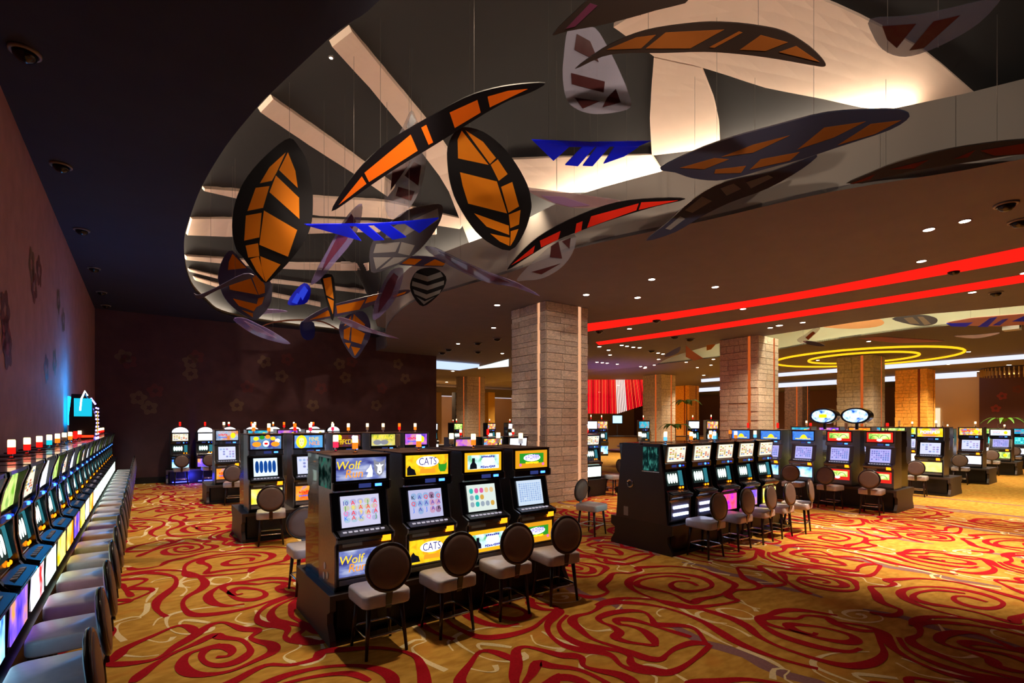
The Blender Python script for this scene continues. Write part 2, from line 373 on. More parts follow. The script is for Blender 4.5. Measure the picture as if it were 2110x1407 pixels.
# second, narrow recess further right
near2 = [Vector(p + (0,)) for p in [(21, -3.2), (20, 2.7), (18.9, 5.6), (19.1, 9.2), (19.3, 11.4), (21.3, 15.2), (23.6, 18)]]
far2 = [Vector(p + (0,)) for p in [(23.6, 18), (23.2, 11.4), (22.3, 9), (21.9, 5.6), (22.8, 2.7), (24, -3.2)]]
n2 = crom(near2, 4); f2 = crom(far2, 4)
rp = [loop[i] for i in range(iR0, iR1 + 1)] + [Vector((loop[iR1].x, -6.5, 0)), Vector((22.5, -6.5, 0))] + n2 + [Vector((23.6, 47, 0)), Vector((loop[iR0].x, 47, 0))]
cr_ = struct('ceiling_soffit', MB().prism_z([(p.x, p.y) for p in rp], ZS, ZS + .06).mesh('ceiling_soffit', CEILR))
rp2 = f2 + [Vector((22.5, -6.5, 0)), Vector((70, -6.5, 0)), Vector((70, 47, 0)), Vector((23.6, 47, 0))]
struct('ceiling_far', MB().prism_z([(p.x, p.y) for p in rp2], ZS, ZS + .06).mesh('ceiling_far', mat('ceiling_far_brown', '#5c5456', .85)))
# fascia: right side full height, left a short lip
FAS = mat('fascia_grey', '#9c948c', .85)
def wallstrip(pts, z0, z1, th=0.0):
    mb = MB(); n = len(pts)
    mb.add([(p.x, p.y, z0) for p in pts] + [(p.x, p.y, z1) for p in pts], [(i, i + 1, i + 1 + n, i + n) for i in range(n - 1)])
    return mb
struct('trim_1', wallstrip([loop[i] for i in range(iR0, iR1 + 1)], ZS, ZF).mesh('trim_1', FAS, True))
struct('trim_2', wallstrip([loop[i % nL] for i in range(iR1, nL + iR0 + 1)], ZL, ZL + .12).mesh('trim_2', mat('lip', '#6a5a3c', .7), True))
struct('trim_3', MB().box((loop[iR0].x - .02, loop[iR0].y, ZS), (loop[iR0].x, YB, ZL + .02)).mesh('trim_3', CEILR))
# dome
def outward(i, d):
    a, b = loop[(i - 1) % nL], loop[(i + 1) % nL]; t = (b - a).normalized(); nrm = Vector((-t.y, t.x, 0))
    if nrm.dot(loop[i] - Vector((4.4, 9, 0))) < 0: nrm = -nrm
    return loop[i] + nrm * d
def isr(i):
    i %= nL
    if iR0 + 6 <= i <= iR1 - 6: return 1.
    if i < iR0 - 2 or i > iR1 + 2: return 0.
    return .5
SS = [0, .012, .03, .06, .1, .15, .22, .3, .4, .52, .66, .8, .92, 1.0]
ZT = 8.0
mb = MB()
for s in SS:
    for i in range(nL):
        p = outward(i, .38); q = Vector((4.4, max(1., min(16., p.y)), 0)); zb = ZL + .06 + isr(i) * (ZF - ZL)
        r = p.lerp(q, s); mb.v.append((r.x, r.y, zb + (ZT - zb) * (1 - (1 - s) ** 2.6)))
for k in range(len(SS) - 1):
    for i in range(nL):
        j = (i + 1) % nL; mb.f.append((k * nL + i, (k + 1) * nL + i, (k + 1) * nL + j, k * nL + j))
DOMEM = mat('dome_charcoal', '#201f20', .85, noise=.06, nscale=2)
dome = struct('ceiling_dome', mb.mesh('ceiling_dome', DOMEM, True))
BVH = BVHTree.FromPolygons(mb.v, mb.f)
# ledge behind the fascia that carries the cove lamps
mbl = MB()
ring = [(loop[i % nL], outward(i % nL, .4), i % nL) for i in range(nL + 1)]
for k in range(nL):
    (a, ao, i), (b, bo, j) = ring[k], ring[k + 1]
    za = ZF if isr(i) == 1 else ZL + .06; zb = ZF if isr(j) == 1 else ZL + .06
    mbl.add([(a.x, a.y, za), (ao.x, ao.y, za), (bo.x, bo.y, zb), (b.x, b.y, zb)], [(0, 1, 2, 3)])
struct('trim_4', mbl.mesh('trim_4', FAS))
COVEM = emis('cove_lamp', '#ffe9cc', COVE)
for idx, (i0, i1, lab) in enumerate([(0, NL * PER - 2, 'warm strip lamp on the ledge along the dark ceiling rim of the recess'), (NL * PER, iR0 - 2, 'short warm strip lamp at the far end of the recess'), (iR0 + 8, iR1 - 14, 'warm strip lamp on the ledge along the curved grey fascia')]):
    mbc = MB()
    for i in range(i0, i1):
        zz = (ZF if isr(i) == 1 else ZL + .06) + .015
        a, b = outward(i, .12), outward(i + 1 if i + 1 < nL else 0, .12); c, d = outward(i + 1 if i + 1 < nL else 0, .2), outward(i, .2)
        mbc.add([(p.x, p.y, zz) for p in (a, b, c, d)], [(0, 1, 2, 3)])
    tag(obj('cove_lamp', mbc.mesh('cove_lamp', COVEM)), lab, 'strip lamp')
# cream panels that hang just under the dome
CREAM = mat('panel_cream', '#e8cebc', .7, noise=.03, nscale=3)
def resample(l, n):
    P = [Vector(p) for p in l]; d = [0]
    for a, b in zip(P, P[1:]): d.append(d[-1] + (b - a).length)
    out = []
    for k in range(n):
        t = d[-1] * k / (n - 1); i = 0
        while i < len(P) - 2 and d[i + 1] < t: i += 1
        out.append(P[i].lerp(P[i + 1], (t - d[i]) / max(1e-6, d[i + 1] - d[i])))
    return out
def dome_hit(x, y, off):
    h = BVH.ray_cast(CAM, ray(x, y).normalized())
    if h[0] is None: return None
    n = h[1] if h[1].dot(ray(x, y)) < 0 else -h[1]
    return h[0] + n * off, n
def dome_panel(ea, eb, off=.08, n=14, m=5, th=.09):
    A, B = resample(ea, n), resample(eb, n); top = []; bot = []
    for i in range(n):
        for j in range(m):
            q = A[i].lerp(B[i], j / (m - 1)); h = dome_hit(q.x, q.y, off)
            if h is None: return None
            bot.append(h[0]); top.append(h[0] - h[1] * th)
    k = n * m; fs = []
    idx = lambda i, j: i * m + j
    for i in range(n - 1):
        for j in range(m - 1):
            q = (idx(i, j), idx(i + 1, j), idx(i + 1, j + 1), idx(i, j + 1)); fs.append(q); fs.append(tuple(k + v for v in reversed(q)))
    for i in range(n - 1):
        for j in (0, m - 1): fs.append((idx(i, j), idx(i + 1, j), k + idx(i + 1, j), k + idx(i, j)))
    for j in range(m - 1):
        for i in (0, n - 1): fs.append((idx(i, j), idx(i, j + 1), k + idx(i, j + 1), k + idx(i, j)))
    o = obj('cream_panel', MB().add(bot + top, fs).mesh('cream_panel', CREAM), dome); return o
dome_panel([(678, 83), (755, 165), (831, 256), (922, 375), (972, 500)], [(719, 51), (828, 182), (877, 241), (935, 320), (1010, 496)])
dome_panel([(531, 222), (640, 295), (733, 354), (800, 400)], [(557, 194), (660, 266), (754, 334), (815, 380)], .07)
dome_panel([(417, 383), (494, 389), (645, 402), (790, 410), (960, 450)], [(416, 388), (494, 406), (645, 440), (790, 445), (950, 470)], .06)
dome_panel([(392, 447), (479, 447), (645, 448), (760, 455), (900, 470)], [(383, 481), (479, 485), (640, 478), (760, 475), (900, 482)], .05)
dome_panel([(380, 524), (470, 530), (600, 540), (760, 540)], [(380, 532), (470, 541), (600, 552), (760, 556)], .06)
dome_panel([(387, 552), (455, 568), (562, 574), (780, 600)], [(388, 557), (455, 574), (562, 581), (780, 606)], .05)
dome_panel([(397, 568), (450, 583), (562, 602), (660, 622)], [(400, 575), (450, 591), (562, 609), (660, 630)], .06)
dome_panel([(1046, 325), (1150, 321), (1250, 319), (1344, 316)], [(1095, 389), (1170, 395), (1262, 392), (1368, 354)], .07)
dome_panel([(1349, 112), (1344, 180), (1341, 241), (1345, 318)], [(1446, 134), (1472, 201), (1482, 250), (1484, 300)], .07)
dome_panel([(1265, 47), (1340, -2), (1560, -60), (1708, -2), (1794, 38), (1909, 103), (2012, 193)], [(1350, 110), (1447, 132), (1578, 176), (1698, 201), (1790, 222), (1860, 224), (2008, 200)], .07, 18, 8)
dome_panel([(860, 430), (920, 440), (965, 480)], [(870, 470), (920, 480), (985, 510)], .09)

# ---- second recess: fascias, top and lamp
FAS2 = mat('fascia_pale', '#c9cbb8', .8)
struct('trim_5', wallstrip(f2, ZS, 6.6).mesh('trim_5', FAS2, True)); struct('trim_6', wallstrip(n2, ZS, 6.6).mesh('trim_6', FAS2, True))
struct('ceiling_recess', MB().prism_z([(p.x, p.y) for p in n2 + f2[1:]], 6.6, 6.65).mesh('ceiling_recess', FAS2))
mbc = MB(); a = [n2[i] + Vector((.25, 0, 0)) for i in range(1, 20)]; b = [p + Vector((.15, 0, 0)) for p in a]; k = len(a)
mbc.add([(p.x, p.y, 6.5) for p in a] + [(p.x, p.y, 6.5) for p in b], [(i, i + 1, i + 1 + k, i + k) for i in range(k - 1)])
tag(obj('cove_lamp', mbc.mesh('cove_lamp', emis('cove_lamp_pale', '#fff3d0', COVE2))), 'pale strip lamp inside the narrow recess beyond the red light lines', 'strip lamp')

# ---- red light lines in the soffit
REDL = emis('red_line', '#ff1f14', 1.15)
def ceil_band(up, lo, z=ZS - .03, th=.03, n=24):
    A = [atz(p.x, p.y, z) for p in resample(up, n)]; B = [atz(p.x, p.y, z) for p in resample(lo, n)]; mb = MB(); k = len(A)
    T = [p + Vector((0, 0, th)) for p in A]; U = [p + Vector((0, 0, th)) for p in B]
    fs = []
    for i in range(k - 1): fs += [(i, i + 1, k + i + 1, k + i), (i, i + 1, 2 * k + i + 1, 2 * k + i), (k + i, k + i + 1, 3 * k + i + 1, 3 * k + i)]
    fs += [(0, k, 3 * k, 2 * k), (k - 1, 2 * k - 1, 4 * k - 1, 3 * k - 1)]
    return mb.add(A + B + T + U, fs)
up1 = crom([Vector(p + (0,)) for p in [(1205, 669), (1400, 643), (1700, 594), (2110, 512), (2500, 430)]], 6); lo1 = crom([Vector(p + (0,)) for p in [(1205, 684), (1400, 655), (1700, 608), (2110, 537), (2500, 462)]], 6)
up2 = crom([Vector(p + (0,)) for p in [(1228, 706), (1400, 681), (1700, 634), (2110, 568), (2500, 500)]], 6); lo2 = crom([Vector(p + (0,)) for p in [(1234, 711), (1400, 690), (1700, 645), (2110, 582), (2500, 518)]], 6)
tag(obj('red_light_line', ceil_band(up1, lo1).mesh('red_light_line', REDL)), 'wide red light line curving across the brown soffit', 'strip lamp')
tag(obj('red_light_line', ceil_band(up2, lo2).mesh('red_light_line', REDL)), 'thinner red light line with pointed end beside the wide one', 'strip lamp')

# ---- stone columns
STN = [mat('stone_%d' % i, c, .9, noise=.3, nscale=7, bump=.9) for i, c in enumerate(['#cdb8a6', '#d2bfad', '#c5b09e', '#d8c5b4', '#cab8aa'])]
STO = [mat('stone_painted_gold_light_%d' % i, c, .9, noise=.2, nscale=9, bump=.6) for i, c in enumerate(['#f0b24e', '#f4be5c', '#e6a446'])]  # gold light on two far columns is painted into the stone colour
STG = [mat('stone_grey_%d' % i, c, .9, noise=.25, nscale=9, bump=.6) for i, c in enumerate(['#c0b29f', '#c8baa6', '#b6a896', '#cdbfac'])]
def stone_mesh(m, k):
    r = random.Random(k); j = lambda a: a + r.uniform(-.035, .035)
    v = [(0, 0, 0), (1, 0, 0), (1, 0, 1), (0, 0, 1)]; f = []
    c = [(.01, -j(.9), .03), (j(.5), -j(1), .03), (.99, -j(.9), .03), (.99, -j(.92), .97), (j(.5), -j(1), .97), (.01, -j(.92), .97)]
    vs = v + c; fs = [(0, 1, 6, 5, 4), (1, 2, 7, 6), (2, 3, 9, 8, 7), (3, 0, 4, 9), (4, 5, 8, 9), (5, 6, 7, 8)]
    return MB().add(vs, fs).mesh('stone', m)
def column(label, x, y, w, courses, stones, strip_mat, strip_at=.78, single=True, zt=ZS, seed=1):
    r = random.Random(seed)
    t = thing('stone_column', label, 'column', (x + w / 2, y + w / 2, 0))
    obj('core', MB().box((-w / 2 + .03, -w / 2 + .03, 0), (w / 2 - .03, w / 2 - .03, zt)).mesh('core', stones[2]), t)
    hs_ = [r.uniform(.6, 1.4) for _ in range(courses)]; tot = sum(hs_); hs_ = [v * zt / tot for v in hs_]; zs_ = [sum(hs_[:i]) for i in range(courses)]; M = cached(('stones', tuple(s.name for s in stones)), lambda: [stone_mesh(stones[k % len(stones)], k) for k in range(12)])
    joined = MB()
    for face in range(4):
        rz = (0, -math.pi / 2, math.pi / 2, math.pi)[face]           # -Y, -X, +X, +Y faces
        R = Matrix.Rotation(rz, 3, 'Z')
        sa = strip_at if face in (0, 2, 3) else strip_at
        segs = [(0, sa * w - .06), (sa * w + .06, w)]
        for c in range(courses):
            h = hs_[c]; zc = zs_[c]
            for (a, b) in segs:
                L = b - a; n = max(1, round(L / (.62 if face == 0 else .36) + r.uniform(-.4, .4))); cuts = [a] + sorted(a + L * (k + r.uniform(-.18, .18)) / n for k in range(1, n)) + [b]
                for s0, s1 in zip(cuts, cuts[1:]):
                    me = M[r.randrange(12)]; dep = r.uniform(.05, .058) if face == 0 else r.uniform(.04, .075)
                    loc = R @ Vector((s0 - w / 2, -w / 2 + .03, 0)); sc = (s1 - s0 - .002, dep, h - .002)
                    if single and face < 2:
                        obj('stone', me, t, (loc.x, loc.y, zc), (0, 0, rz), sc)
                    else:
                        vs = [R @ Vector((v.co.x * sc[0], v.co.y * sc[1], v.co.z * sc[2])) + Vector((loc.x, loc.y, zc)) for v in me.vertices]
                        joined.add(vs, [tuple(p.vertices) for p in me.polygons])
        p = R @ Vector((sa * w - w / 2, -w / 2, 0))
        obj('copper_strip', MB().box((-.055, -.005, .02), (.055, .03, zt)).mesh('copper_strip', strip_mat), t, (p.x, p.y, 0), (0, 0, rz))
    if joined.v: obj('stone_facing', joined.mesh('stone_facing', stones[0]), t)['kind'] = 'stuff'
    return t
STR1 = emis('copper_painted_wash_pale', '#ffb889', .9); STR2 = emis('copper_painted_wash', '#e8682a', .7)  # emission paints a lamp wash onto the copper strips
column('wide rough stone column with copper strips painted as lit beside the dark slot bank', 8.79, 10.3, 1.55, 27, STN, STR1, .8, True, seed=3)
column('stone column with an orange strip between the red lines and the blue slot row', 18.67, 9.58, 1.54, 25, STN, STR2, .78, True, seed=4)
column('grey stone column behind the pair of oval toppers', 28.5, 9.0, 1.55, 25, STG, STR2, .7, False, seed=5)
column('stone column with gold light painted on, below the yellow light ring', 38.5, 9.35, 1.6, 26, STO, mat('copper_dark', '#9a4a16', .5, .6), .75, False, seed=6)
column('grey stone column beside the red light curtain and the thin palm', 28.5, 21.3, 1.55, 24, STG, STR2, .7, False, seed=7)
column('stone column with yellow light painted on, far behind the thin palm', 39.0, 26.2, 1.5, 24, STO, mat('copper_dark'), .7, False, seed=8)
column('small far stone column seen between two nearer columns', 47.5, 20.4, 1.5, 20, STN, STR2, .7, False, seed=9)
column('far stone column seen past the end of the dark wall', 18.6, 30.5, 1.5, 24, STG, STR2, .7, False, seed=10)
# ================================================================== CHAIRS
LEATH = mat('leather_taupe', '#b8b0b6', .34, noise=.06, nscale=20)
LEATHB = mat('leather_brown_back', '#6e5a54', .4, noise=.06, nscale=12)
RIMM = mat('chair_rim_dark', '#1a0d0a', .3, coat=.3)
WOOD = mat('leg_dark_wood', '#26100b', .35, noise=.2, nscale=30)
CHROME = mat('chrome', '#cfcfd4', .15, 1.)
def rounded(w, d, r, n=4):
    pts = []
    for cx, cy, a0 in ((w / 2 - r, d / 2 - r, 0), (-w / 2 + r, d / 2 - r, 90), (-w / 2 + r, -d / 2 + r, 180), (w / 2 - r, -d / 2 + r, 270)):
        for k in range(n + 1):
            a = math.radians(a0 + 90 * k / n); pts.append((cx + r * math.cos(a), cy + r * math.sin(a)))
    return pts
def seat_me():
    mb = MB(); rings = [(.42, .43, .475), (.465, .475, .48), (.475, .485, .495), (.475, .485, .578), (.466, .476, .594), (.44, .45, .602)]
    n = len(rounded(1, 1, .1)); 
    for w_, d_, z in rings: mb.v += [(x, y, z) for x, y in rounded(w_, d_, .07)]
    for i in range(len(rings) - 1):
        for k in range(n): mb.f.append((i * n + k, i * n + (k + 1) % n, (i + 1) * n + (k + 1) % n, (i + 1) * n + k))
    mb.f.append(tuple(range(n - 1, -1, -1))); mb.f.append(tuple((len(rings) - 1) * n + k for k in range(n)))
    return mb.mesh('seat', LEATH, True)
def back_mes():
    R = Matrix.Rotation(math.radians(-97), 3, 'X'); c = Vector((0, -.245, .845))
    def tr(mb): mb.v = [tuple(R @ Vector(v) + c) for v in mb.v]; return mb
    pad = tr(MB().lathe([(.05, -.028), (.16, -.026), (.2, -.018), (.205, 0), (.2, .018), (.16, .028), (.05, .032)], 28)).mesh('back_cushion', LEATHB, True)
    rim = MB().tube([(.212 * math.cos(2 * math.pi * k / 28), .212 * math.sin(2 * math.pi * k / 28), 0) for k in range(28)], .02, 8, True)
    return pad, tr(rim).mesh('back_rim', RIMM, True)
def leg_me(sx, sy):
    return MB().tube([(sx * .16, sy * .16, .475), (sx * .2, sy * .2, .0)], [.025, .015], 8).mesh('leg', WOOD, True)
def ring_me():
    z = .2; a = .205
    return MB().tube([(x, y, z) for x, y in rounded(2 * a - .03, 2 * a - .03, .06, 3)], .013, 6, True).mesh('foot_ring', CHROME, True)
def bracket_me():
    return MB().prism_x([(-.22, .46), (-.235, .46), (-.285, .70), (-.27, .70)], -.03, .03).mesh('back_bracket', RIMM)
def chair(x, y, rz, label, group=None):
    t = thing('slot_chair', label, 'chair', (x, y, 0), rz, group)
    S = cached('chair', lambda: (seat_me(), back_mes(), [leg_me(*s) for s in ((1, 1), (1, -1), (-1, 1), (-1, -1))], ring_me(), bracket_me()))
    obj('seat', S[0], t); bk = obj('backrest', S[1][0], t); obj('back_rim', S[1][1], bk)
    for l in S[2]: obj('leg', l, t)
    obj('foot_ring', S[3], t); obj('back_bracket', S[4], t)
    return t

# ================================================================== SLOT MACHINES
BLACK = mat('cabinet_black', '#0b0a0d', .22, coat=.4); DKBLUE = mat('cabinet_navy', '#101638', .3); BRONZE = mat('cabinet_bronze', '#6a5648', .3, .7)
TOPM = mat('cabinet_top_brown', '#4a2c20', .5)
BRUSH = mat('brushed_metal', '#8c8b90', .3, .9, noise=.1, nscale=40); DKMET = mat('dark_metal', '#3c3a40', .35, .8)
BLUEL = emis('blue_lamp', '#1a3cff', 3); BLUEW = emis('blue_white_lamp', '#3a78ff', 5); DISP = emis('player_display', '#4450a0', .55)
ORANG = emis('orange_button', '#ff8a10', 3.0); BTN = mat('button_cap', '#b9b3b8', .3); BTNL = emis('button_lit', '#d8d0e0', .8)
CAND = {'white': emis('candle_white', '#ffdcae', 2.4), 'orange': emis('candle_orange', '#ff7a1e', 1.5), 'red': emis('candle_red', '#ff1c14', 1.5),
        'pink': emis('candle_pink', '#ff2a50', 1.5), 'teal': emis('candle_teal', '#1fb6c4', 1.6), 'blue': emis('candle_blue', '#5aa8e0', 2), 'clear': clear('candle_clear', '#d8b89a', .45)}
SIGNF = mat('sign_frame', '#151214', .3)
def quad_yz(x0, x1, y0, z0, y1, z1, th=.008):        # plate from (y0,z0) bottom to (y1,z1) top
    d = Vector((0, y1 - y0, z1 - z0)).normalized(); n = Vector((0, -d.z, d.y)) * th
    if n.y > 0: n = -n
    a = [(x0, y0, z0), (x1, y0, z0), (x1, y1, z1), (x0, y1, z1)]; b = [(p[0], p[1] + n.y, p[2] + n.z) for p in a]
    return MB().add(a + b, [(3, 2, 1, 0), (4, 5, 6, 7), (0, 1, 5, 4), (1, 2, 6, 5), (2, 3, 7, 6), (3, 0, 4, 7)])
def candle(t, x, y, z, colors, big=1.):
    st = cached('candle_stem', lambda: MB().lathe([(.024, 0), (.024, .012), (.011, .02), (.011, .045)], 8).mesh('lamp_stem', CHROME))
    lo = cached(('candle_lo', colors[1]), lambda: MB().lathe([(.029, .045), (.031, .05), (.031, .11), (.03, .113)], 12).mesh('lamp_lower', CAND[colors[1]]))
    hi = cached(('candle_hi', colors[0]), lambda: MB().lathe([(.03, .113), (.031, .116), (.031, .18), (.027, .19)], 12).mesh('lamp_upper', CAND[colors[0]]))
    s = obj('tower_lamp', st, t, (x, y, z)); obj('lamp_lower', lo, s); obj('lamp_upper', hi, s)
PROF_A = [(.30, 0), (-.235, 0), (-.25, .05), (-.25, .46), (-.29, .49), (-.30, .525), (-.295, .545), (-.16, .585), (-.075, .965), (-.17, .985), (-.185, 1.0), (-.185, 1.075), (-.15, 1.085), (-.15, 1.34), (-.14, 1.35), (.30, 1.35)]
PROF_B = [(.29, 0), (-.20, 0), (-.23, .04), (-.235, .40), (-.30, .455), (-.31, .49), (-.175, .535), (-.165, .55), (-.10, .90), (-.165, .92), (-.17, 1.0), (-.15, 1.02), (-.185, 1.30), (-.185, 1.325), (-.1, 1.335), (.29, 1.335)]
def cab_mesh(kind, W, m):
    P = PROF_A if kind == 'A' else PROF_B
    return MB().prism_x(P, -W / 2 + .012, W / 2 - .012).mesh('cabinet', m)
def trim_mesh(kind, W):
    if kind == 'A':
        P = PROF_A; P2 = [(y - .008 if y < 0 else y, z + (.006 if z > .05 else 0)) for y, z in P]
    else:                                      # side cheek without the projecting hood
        P2 = [(.295, 0), (-.215, 0), (-.24, .05), (-.245, .41), (-.25, .5), (-.19, .55), (-.125, .9), (-.15, .98), (-.11, 1.02), (-.08, 1.335), (.295, 1.335)]
    return MB().prism_x(P2, -.008, .008)
def letters(name, m, n, w, h, seed):
    """chunky display lettering, too small in the photograph to read"""
    r = random.Random(seed); mb = MB()
    for k in range(n):
        x = -w / 2 + w * (k + .5) / n; c = w / n * .8; hh = h * r.uniform(.75, 1.)
        mb.box((x - c / 2, -.002, -hh / 2), (x - c / 4, 0, hh / 2)); 
        for zz in random.Random(seed + k).sample([-.5, 0, .5], 2): mb.box((x - c / 4, -.002, zz * (hh - .012) - .006), (x + c / 2, 0, zz * (hh - .012) + .006))
        if r.random() < .5: mb.box((x + c / 4, -.002, -hh / 2), (x + c / 2, 0, hh / 2))
    return mb.mesh(name, m)
def disc(name, m, rx, rz, th=.003, seg=20, y=0):
    return MB().prism_y([(rx * math.cos(2 * math.pi * k / seg), rz * math.sin(2 * math.pi * k / seg)) for k in range(seg)], -th, 0).mesh(name, m)
def poly(name, m, pts, th=.003): return MB().prism_y(pts, -th, 0).mesh(name, m)
GOLDT = emis('print_gold', '#f0c020', 1.6); ORT = emis('print_orange', '#f08a20', 1.6); PURT = emis('print_purple', '#4a3aa8', 1.2); WHT = emis('print_white', '#f4f4ff', 2.2)
GRYT = emis('print_grey', '#9a9aa8', .9); DKT = emis('print_dark', '#1c1c28', .5); GRNT = emis('print_green', '#2f9a2a', 1.1); YELT = emis('print_yellow', '#f5d21a', 1.7); REDT = emis('print_red', '#e01818', 1.5); BLUT = emis('print_blue', '#2a6ae0', 1.4); SKIN = emis('print_gold_face', '#f0b030', 1.6); PNK = emis('print_pink', '#f070b0', 1.2)
def R90(o): o.rotation_euler.x += math.pi / 2; return o
def dec_wolf(p, w, h):
    R90(obj('lettering', cached('t_wolf', lambda: text_mesh('Wolf', GOLDT, .12, shear=.15)), p, (-w * .28, -0.010, h * .16)))
    R90(obj('lettering', cached('t_run', lambda: text_mesh('Run', ORT, .12, shear=.15)), p, (-w * .16, -0.010, -h * .22)))
    hd = cached('wolfhead', lambda: poly('wolf_head', GRYT, [(0, -.09), (.03, -.07), (.055, -.02), (.06, .03), (.065, .095), (.035, .07), (0, .062), (-.035, .07), (-.065, .095), (-.06, .03), (-.055, -.02), (-.03, -.07)]))
    obj('wolf_head', hd, p, (w * .36, -.006, 0))
    obj('muzzle', cached('muz', lambda: poly('muzzle', WHT, [(0, -.07), (.025, -.05), (.02, .01), (.045, .035), (.01, .03), (0, .05), (-.01, .03), (-.045, .035), (-.02, .01), (-.025, -.05)])), p, (w * .36, -.009, 0))
    obj('nose', cached('nos', lambda: poly('nose', DKT, [(0, -.05), (.012, -.035), (-.012, -.035)])), p, (w * .36, -.012, 0))
    obj('wolf_howling', cached('wolf2', lambda: poly('wolf_howling', WHT, [(-.03, -.07), (.03, -.07), (.035, -.01), (.015, .06), (0, .03), (-.03, .0), (-.035, -.015), (-.01, -.02)])), p, (w * .15, -0.009, -.02))
def dec_cats(p, w, h):
    obj('emblem', cached('catsbg', lambda: disc('emblem', WHT, .14, .06)), p, (0, -0.008, h * .17))
    R90(obj('lettering', cached('t_cats', lambda: text_mesh('CATS', emis('print_deep_purple', '#2a1a80', .9), .12, fit=.22)), p, (0, -.014, h * .17)))
    obj('emblem', cached('catsfoot', lambda: poly('emblem', ORT, [(-.1, -.03), (.1, -.03), (.09, .02), (-.09, .02)])), p, (0, -0.008, -h * .27))
    obj('cat_face', cached('catface', lambda: poly('cat_face', GRNT, [(-.05, -.02), (-.03, -.055), (.03, -.055), (.05, -.02), (.055, .05), (.03, .03), (-.03, .03), (-.055, .05)])), p, (w * .36, -0.008, -h * .12))
    obj('cat_shape', cached('catdark', lambda: poly('cat_shape', DKT, [(-.05, -.06), (.06, -.06), (.04, 0), (.0, .02), (-.02, .05), (-.05, .02)])), p, (-w * .38, -0.008, -h * .2))
def dec_gem(p, w, h):
    obj('inner_print', cached('gembg', lambda: MB().box((-w * .43, -.002, -h * .37), (w * .43, 0, h * .37)).mesh('inner_print', art('print_meadow', ['#5fae7a', '#bfe0e8', '#e8f4ff'], 1.5, 9, 3))), p, (0, -.006, 0))
    obj('gem', cached('gem', lambda: poly('gem', emis('print_gem', '#eef2ff', 2.8), [(0, -.06), (.1, .01), (.075, .05), (-.075, .05), (-.1, .01)])), p, (w * .12, -0.011, 0))
    obj('lettering', cached('gl1', lambda: letters('lettering', PURT, 7, .2, .03, 4)), p, (w * .12, -0.010, h * .27)); obj('lettering', cached('gl2', lambda: letters('lettering', PURT, 8, .22, .03, 5)), p, (w * .12, -0.010, -h * .27))
    f = obj('figure_panel', cached('figp', lambda: poly('figure_panel', DKT, [(-.05, -.08), (.05, -.08), (.045, -.03), (.02, .0), (.02, .05), (-.02, .05), (-.02, 0), (-.045, -.03)])), p, (-w * .28, -0.010, 0))
def dec_coins(p, w, h):
    obj('inner_print', cached('grnbg', lambda: MB().box((-w * .38, -.002, -h * .22), (w * .38, 0, h * .34)).mesh('inner_print', GRNT)), p, (0, -.006, 0))
    obj('emblem', cached('coinbg', lambda: disc('emblem', WHT, .14, .045)), p, (0, -0.010, h * .08))
    obj('lettering', cached('cl1', lambda: letters('lettering', emis('print_violet', '#7a6ae0', 1.6), 6, .24, .07, 8)), p, (0, -.016, h * .12)); obj('lettering', cached('cl2', lambda: letters('lettering', YELT, 8, .22, .03, 9)), p, (0, -.012, -h * .2))
    for s in (-1, 1): obj('flower', cached('pinkfl', lambda: disc('flower', PNK, .02, .02)), p, (s * w * .36, -0.009, -h * .3))
def dec_fruit(p, w, h):
    for i, (x, z, m) in enumerate([(-.17, .07, YELT), (-.07, .09, GRNT), (.03, .1, ORT), (.12, .07, GOLDT), (.2, .03, WHT)]): obj('symbol', cached(('sym', i), lambda: disc('symbol', m, .045, .035)), p, (x, -0.009, z))
    for x in (-.16, .16): obj('symbol', cached('bigor', lambda: disc('symbol', ORT, .075, .045)), p, (x, -0.010, -.03))
    obj('symbol', cached('bigw', lambda: disc('symbol', WHT, .055, .055)), p, (0, -0.011, -.02)); obj('symbol', cached('bigr', lambda: disc('symbol', REDT, .035, .02)), p, (0, -.016, -.02))
def dec_face(p, w, h):
    obj('hair', cached('hair', lambda: disc('hair', YELT, .1, .12)), p, (-w * .26, -0.008, 0)); obj('face', cached('face', lambda: poly('face', emis('print_skin', '#ffd890', 1.8), [(0, -.095), (.035, -.06), (.05, .01), (.04, .06), (0, .075), (-.04, .06), (-.05, .01), (-.035, -.06)])), p, (-w * .26, -.009, 0))
    for s in (-1, 1): obj('eye', cached('eye', lambda: disc('eye', DKT, .012, .005)), p, (-w * .26 + s * .022, -.012, .015))
    obj('mouth', cached('mouth', lambda: disc('mouth', REDT, .015, .005)), p, (-w * .26, -.012, -.045))
    R90(obj('lettering', cached('t_fire', lambda: text_mesh('FINE', GOLDT, .1, fit=.18)), p, (w * .18, -0.011, h * .2))); R90(obj('lettering', cached('t_nile', lambda: text_mesh('NILE', ORT, .1, fit=.2)), p, (w * .2, -0.011, -h * .16)))
def dec_gold(p, w, h):
    obj('lettering', cached('dg1', lambda: letters('lettering', GOLDT, 8, w * .85, .1, 11)), p, (0, -0.009, -.02))
    obj('emblem', cached('dgs', lambda: disc('emblem', YELT, .05, .05)), p, (-w * .33, -0.009, h * .3)); obj('emblem', cached('dgw', lambda: disc('emblem', WHT, .035, .04)), p, (w * .22, -0.009, h * .28))
def dec_buff(p, w, h):
    R90(obj('lettering', cached('t_buf', lambda: text_mesh('BUFFALO', YELT, .1, fit=.44)), p, (0, -0.009, h * .24)))
    for x in (-.14, .02): obj('animal', cached('anim', lambda: disc('animal', GRYT, .09, .05)), p, (x, -0.009, -h * .2))
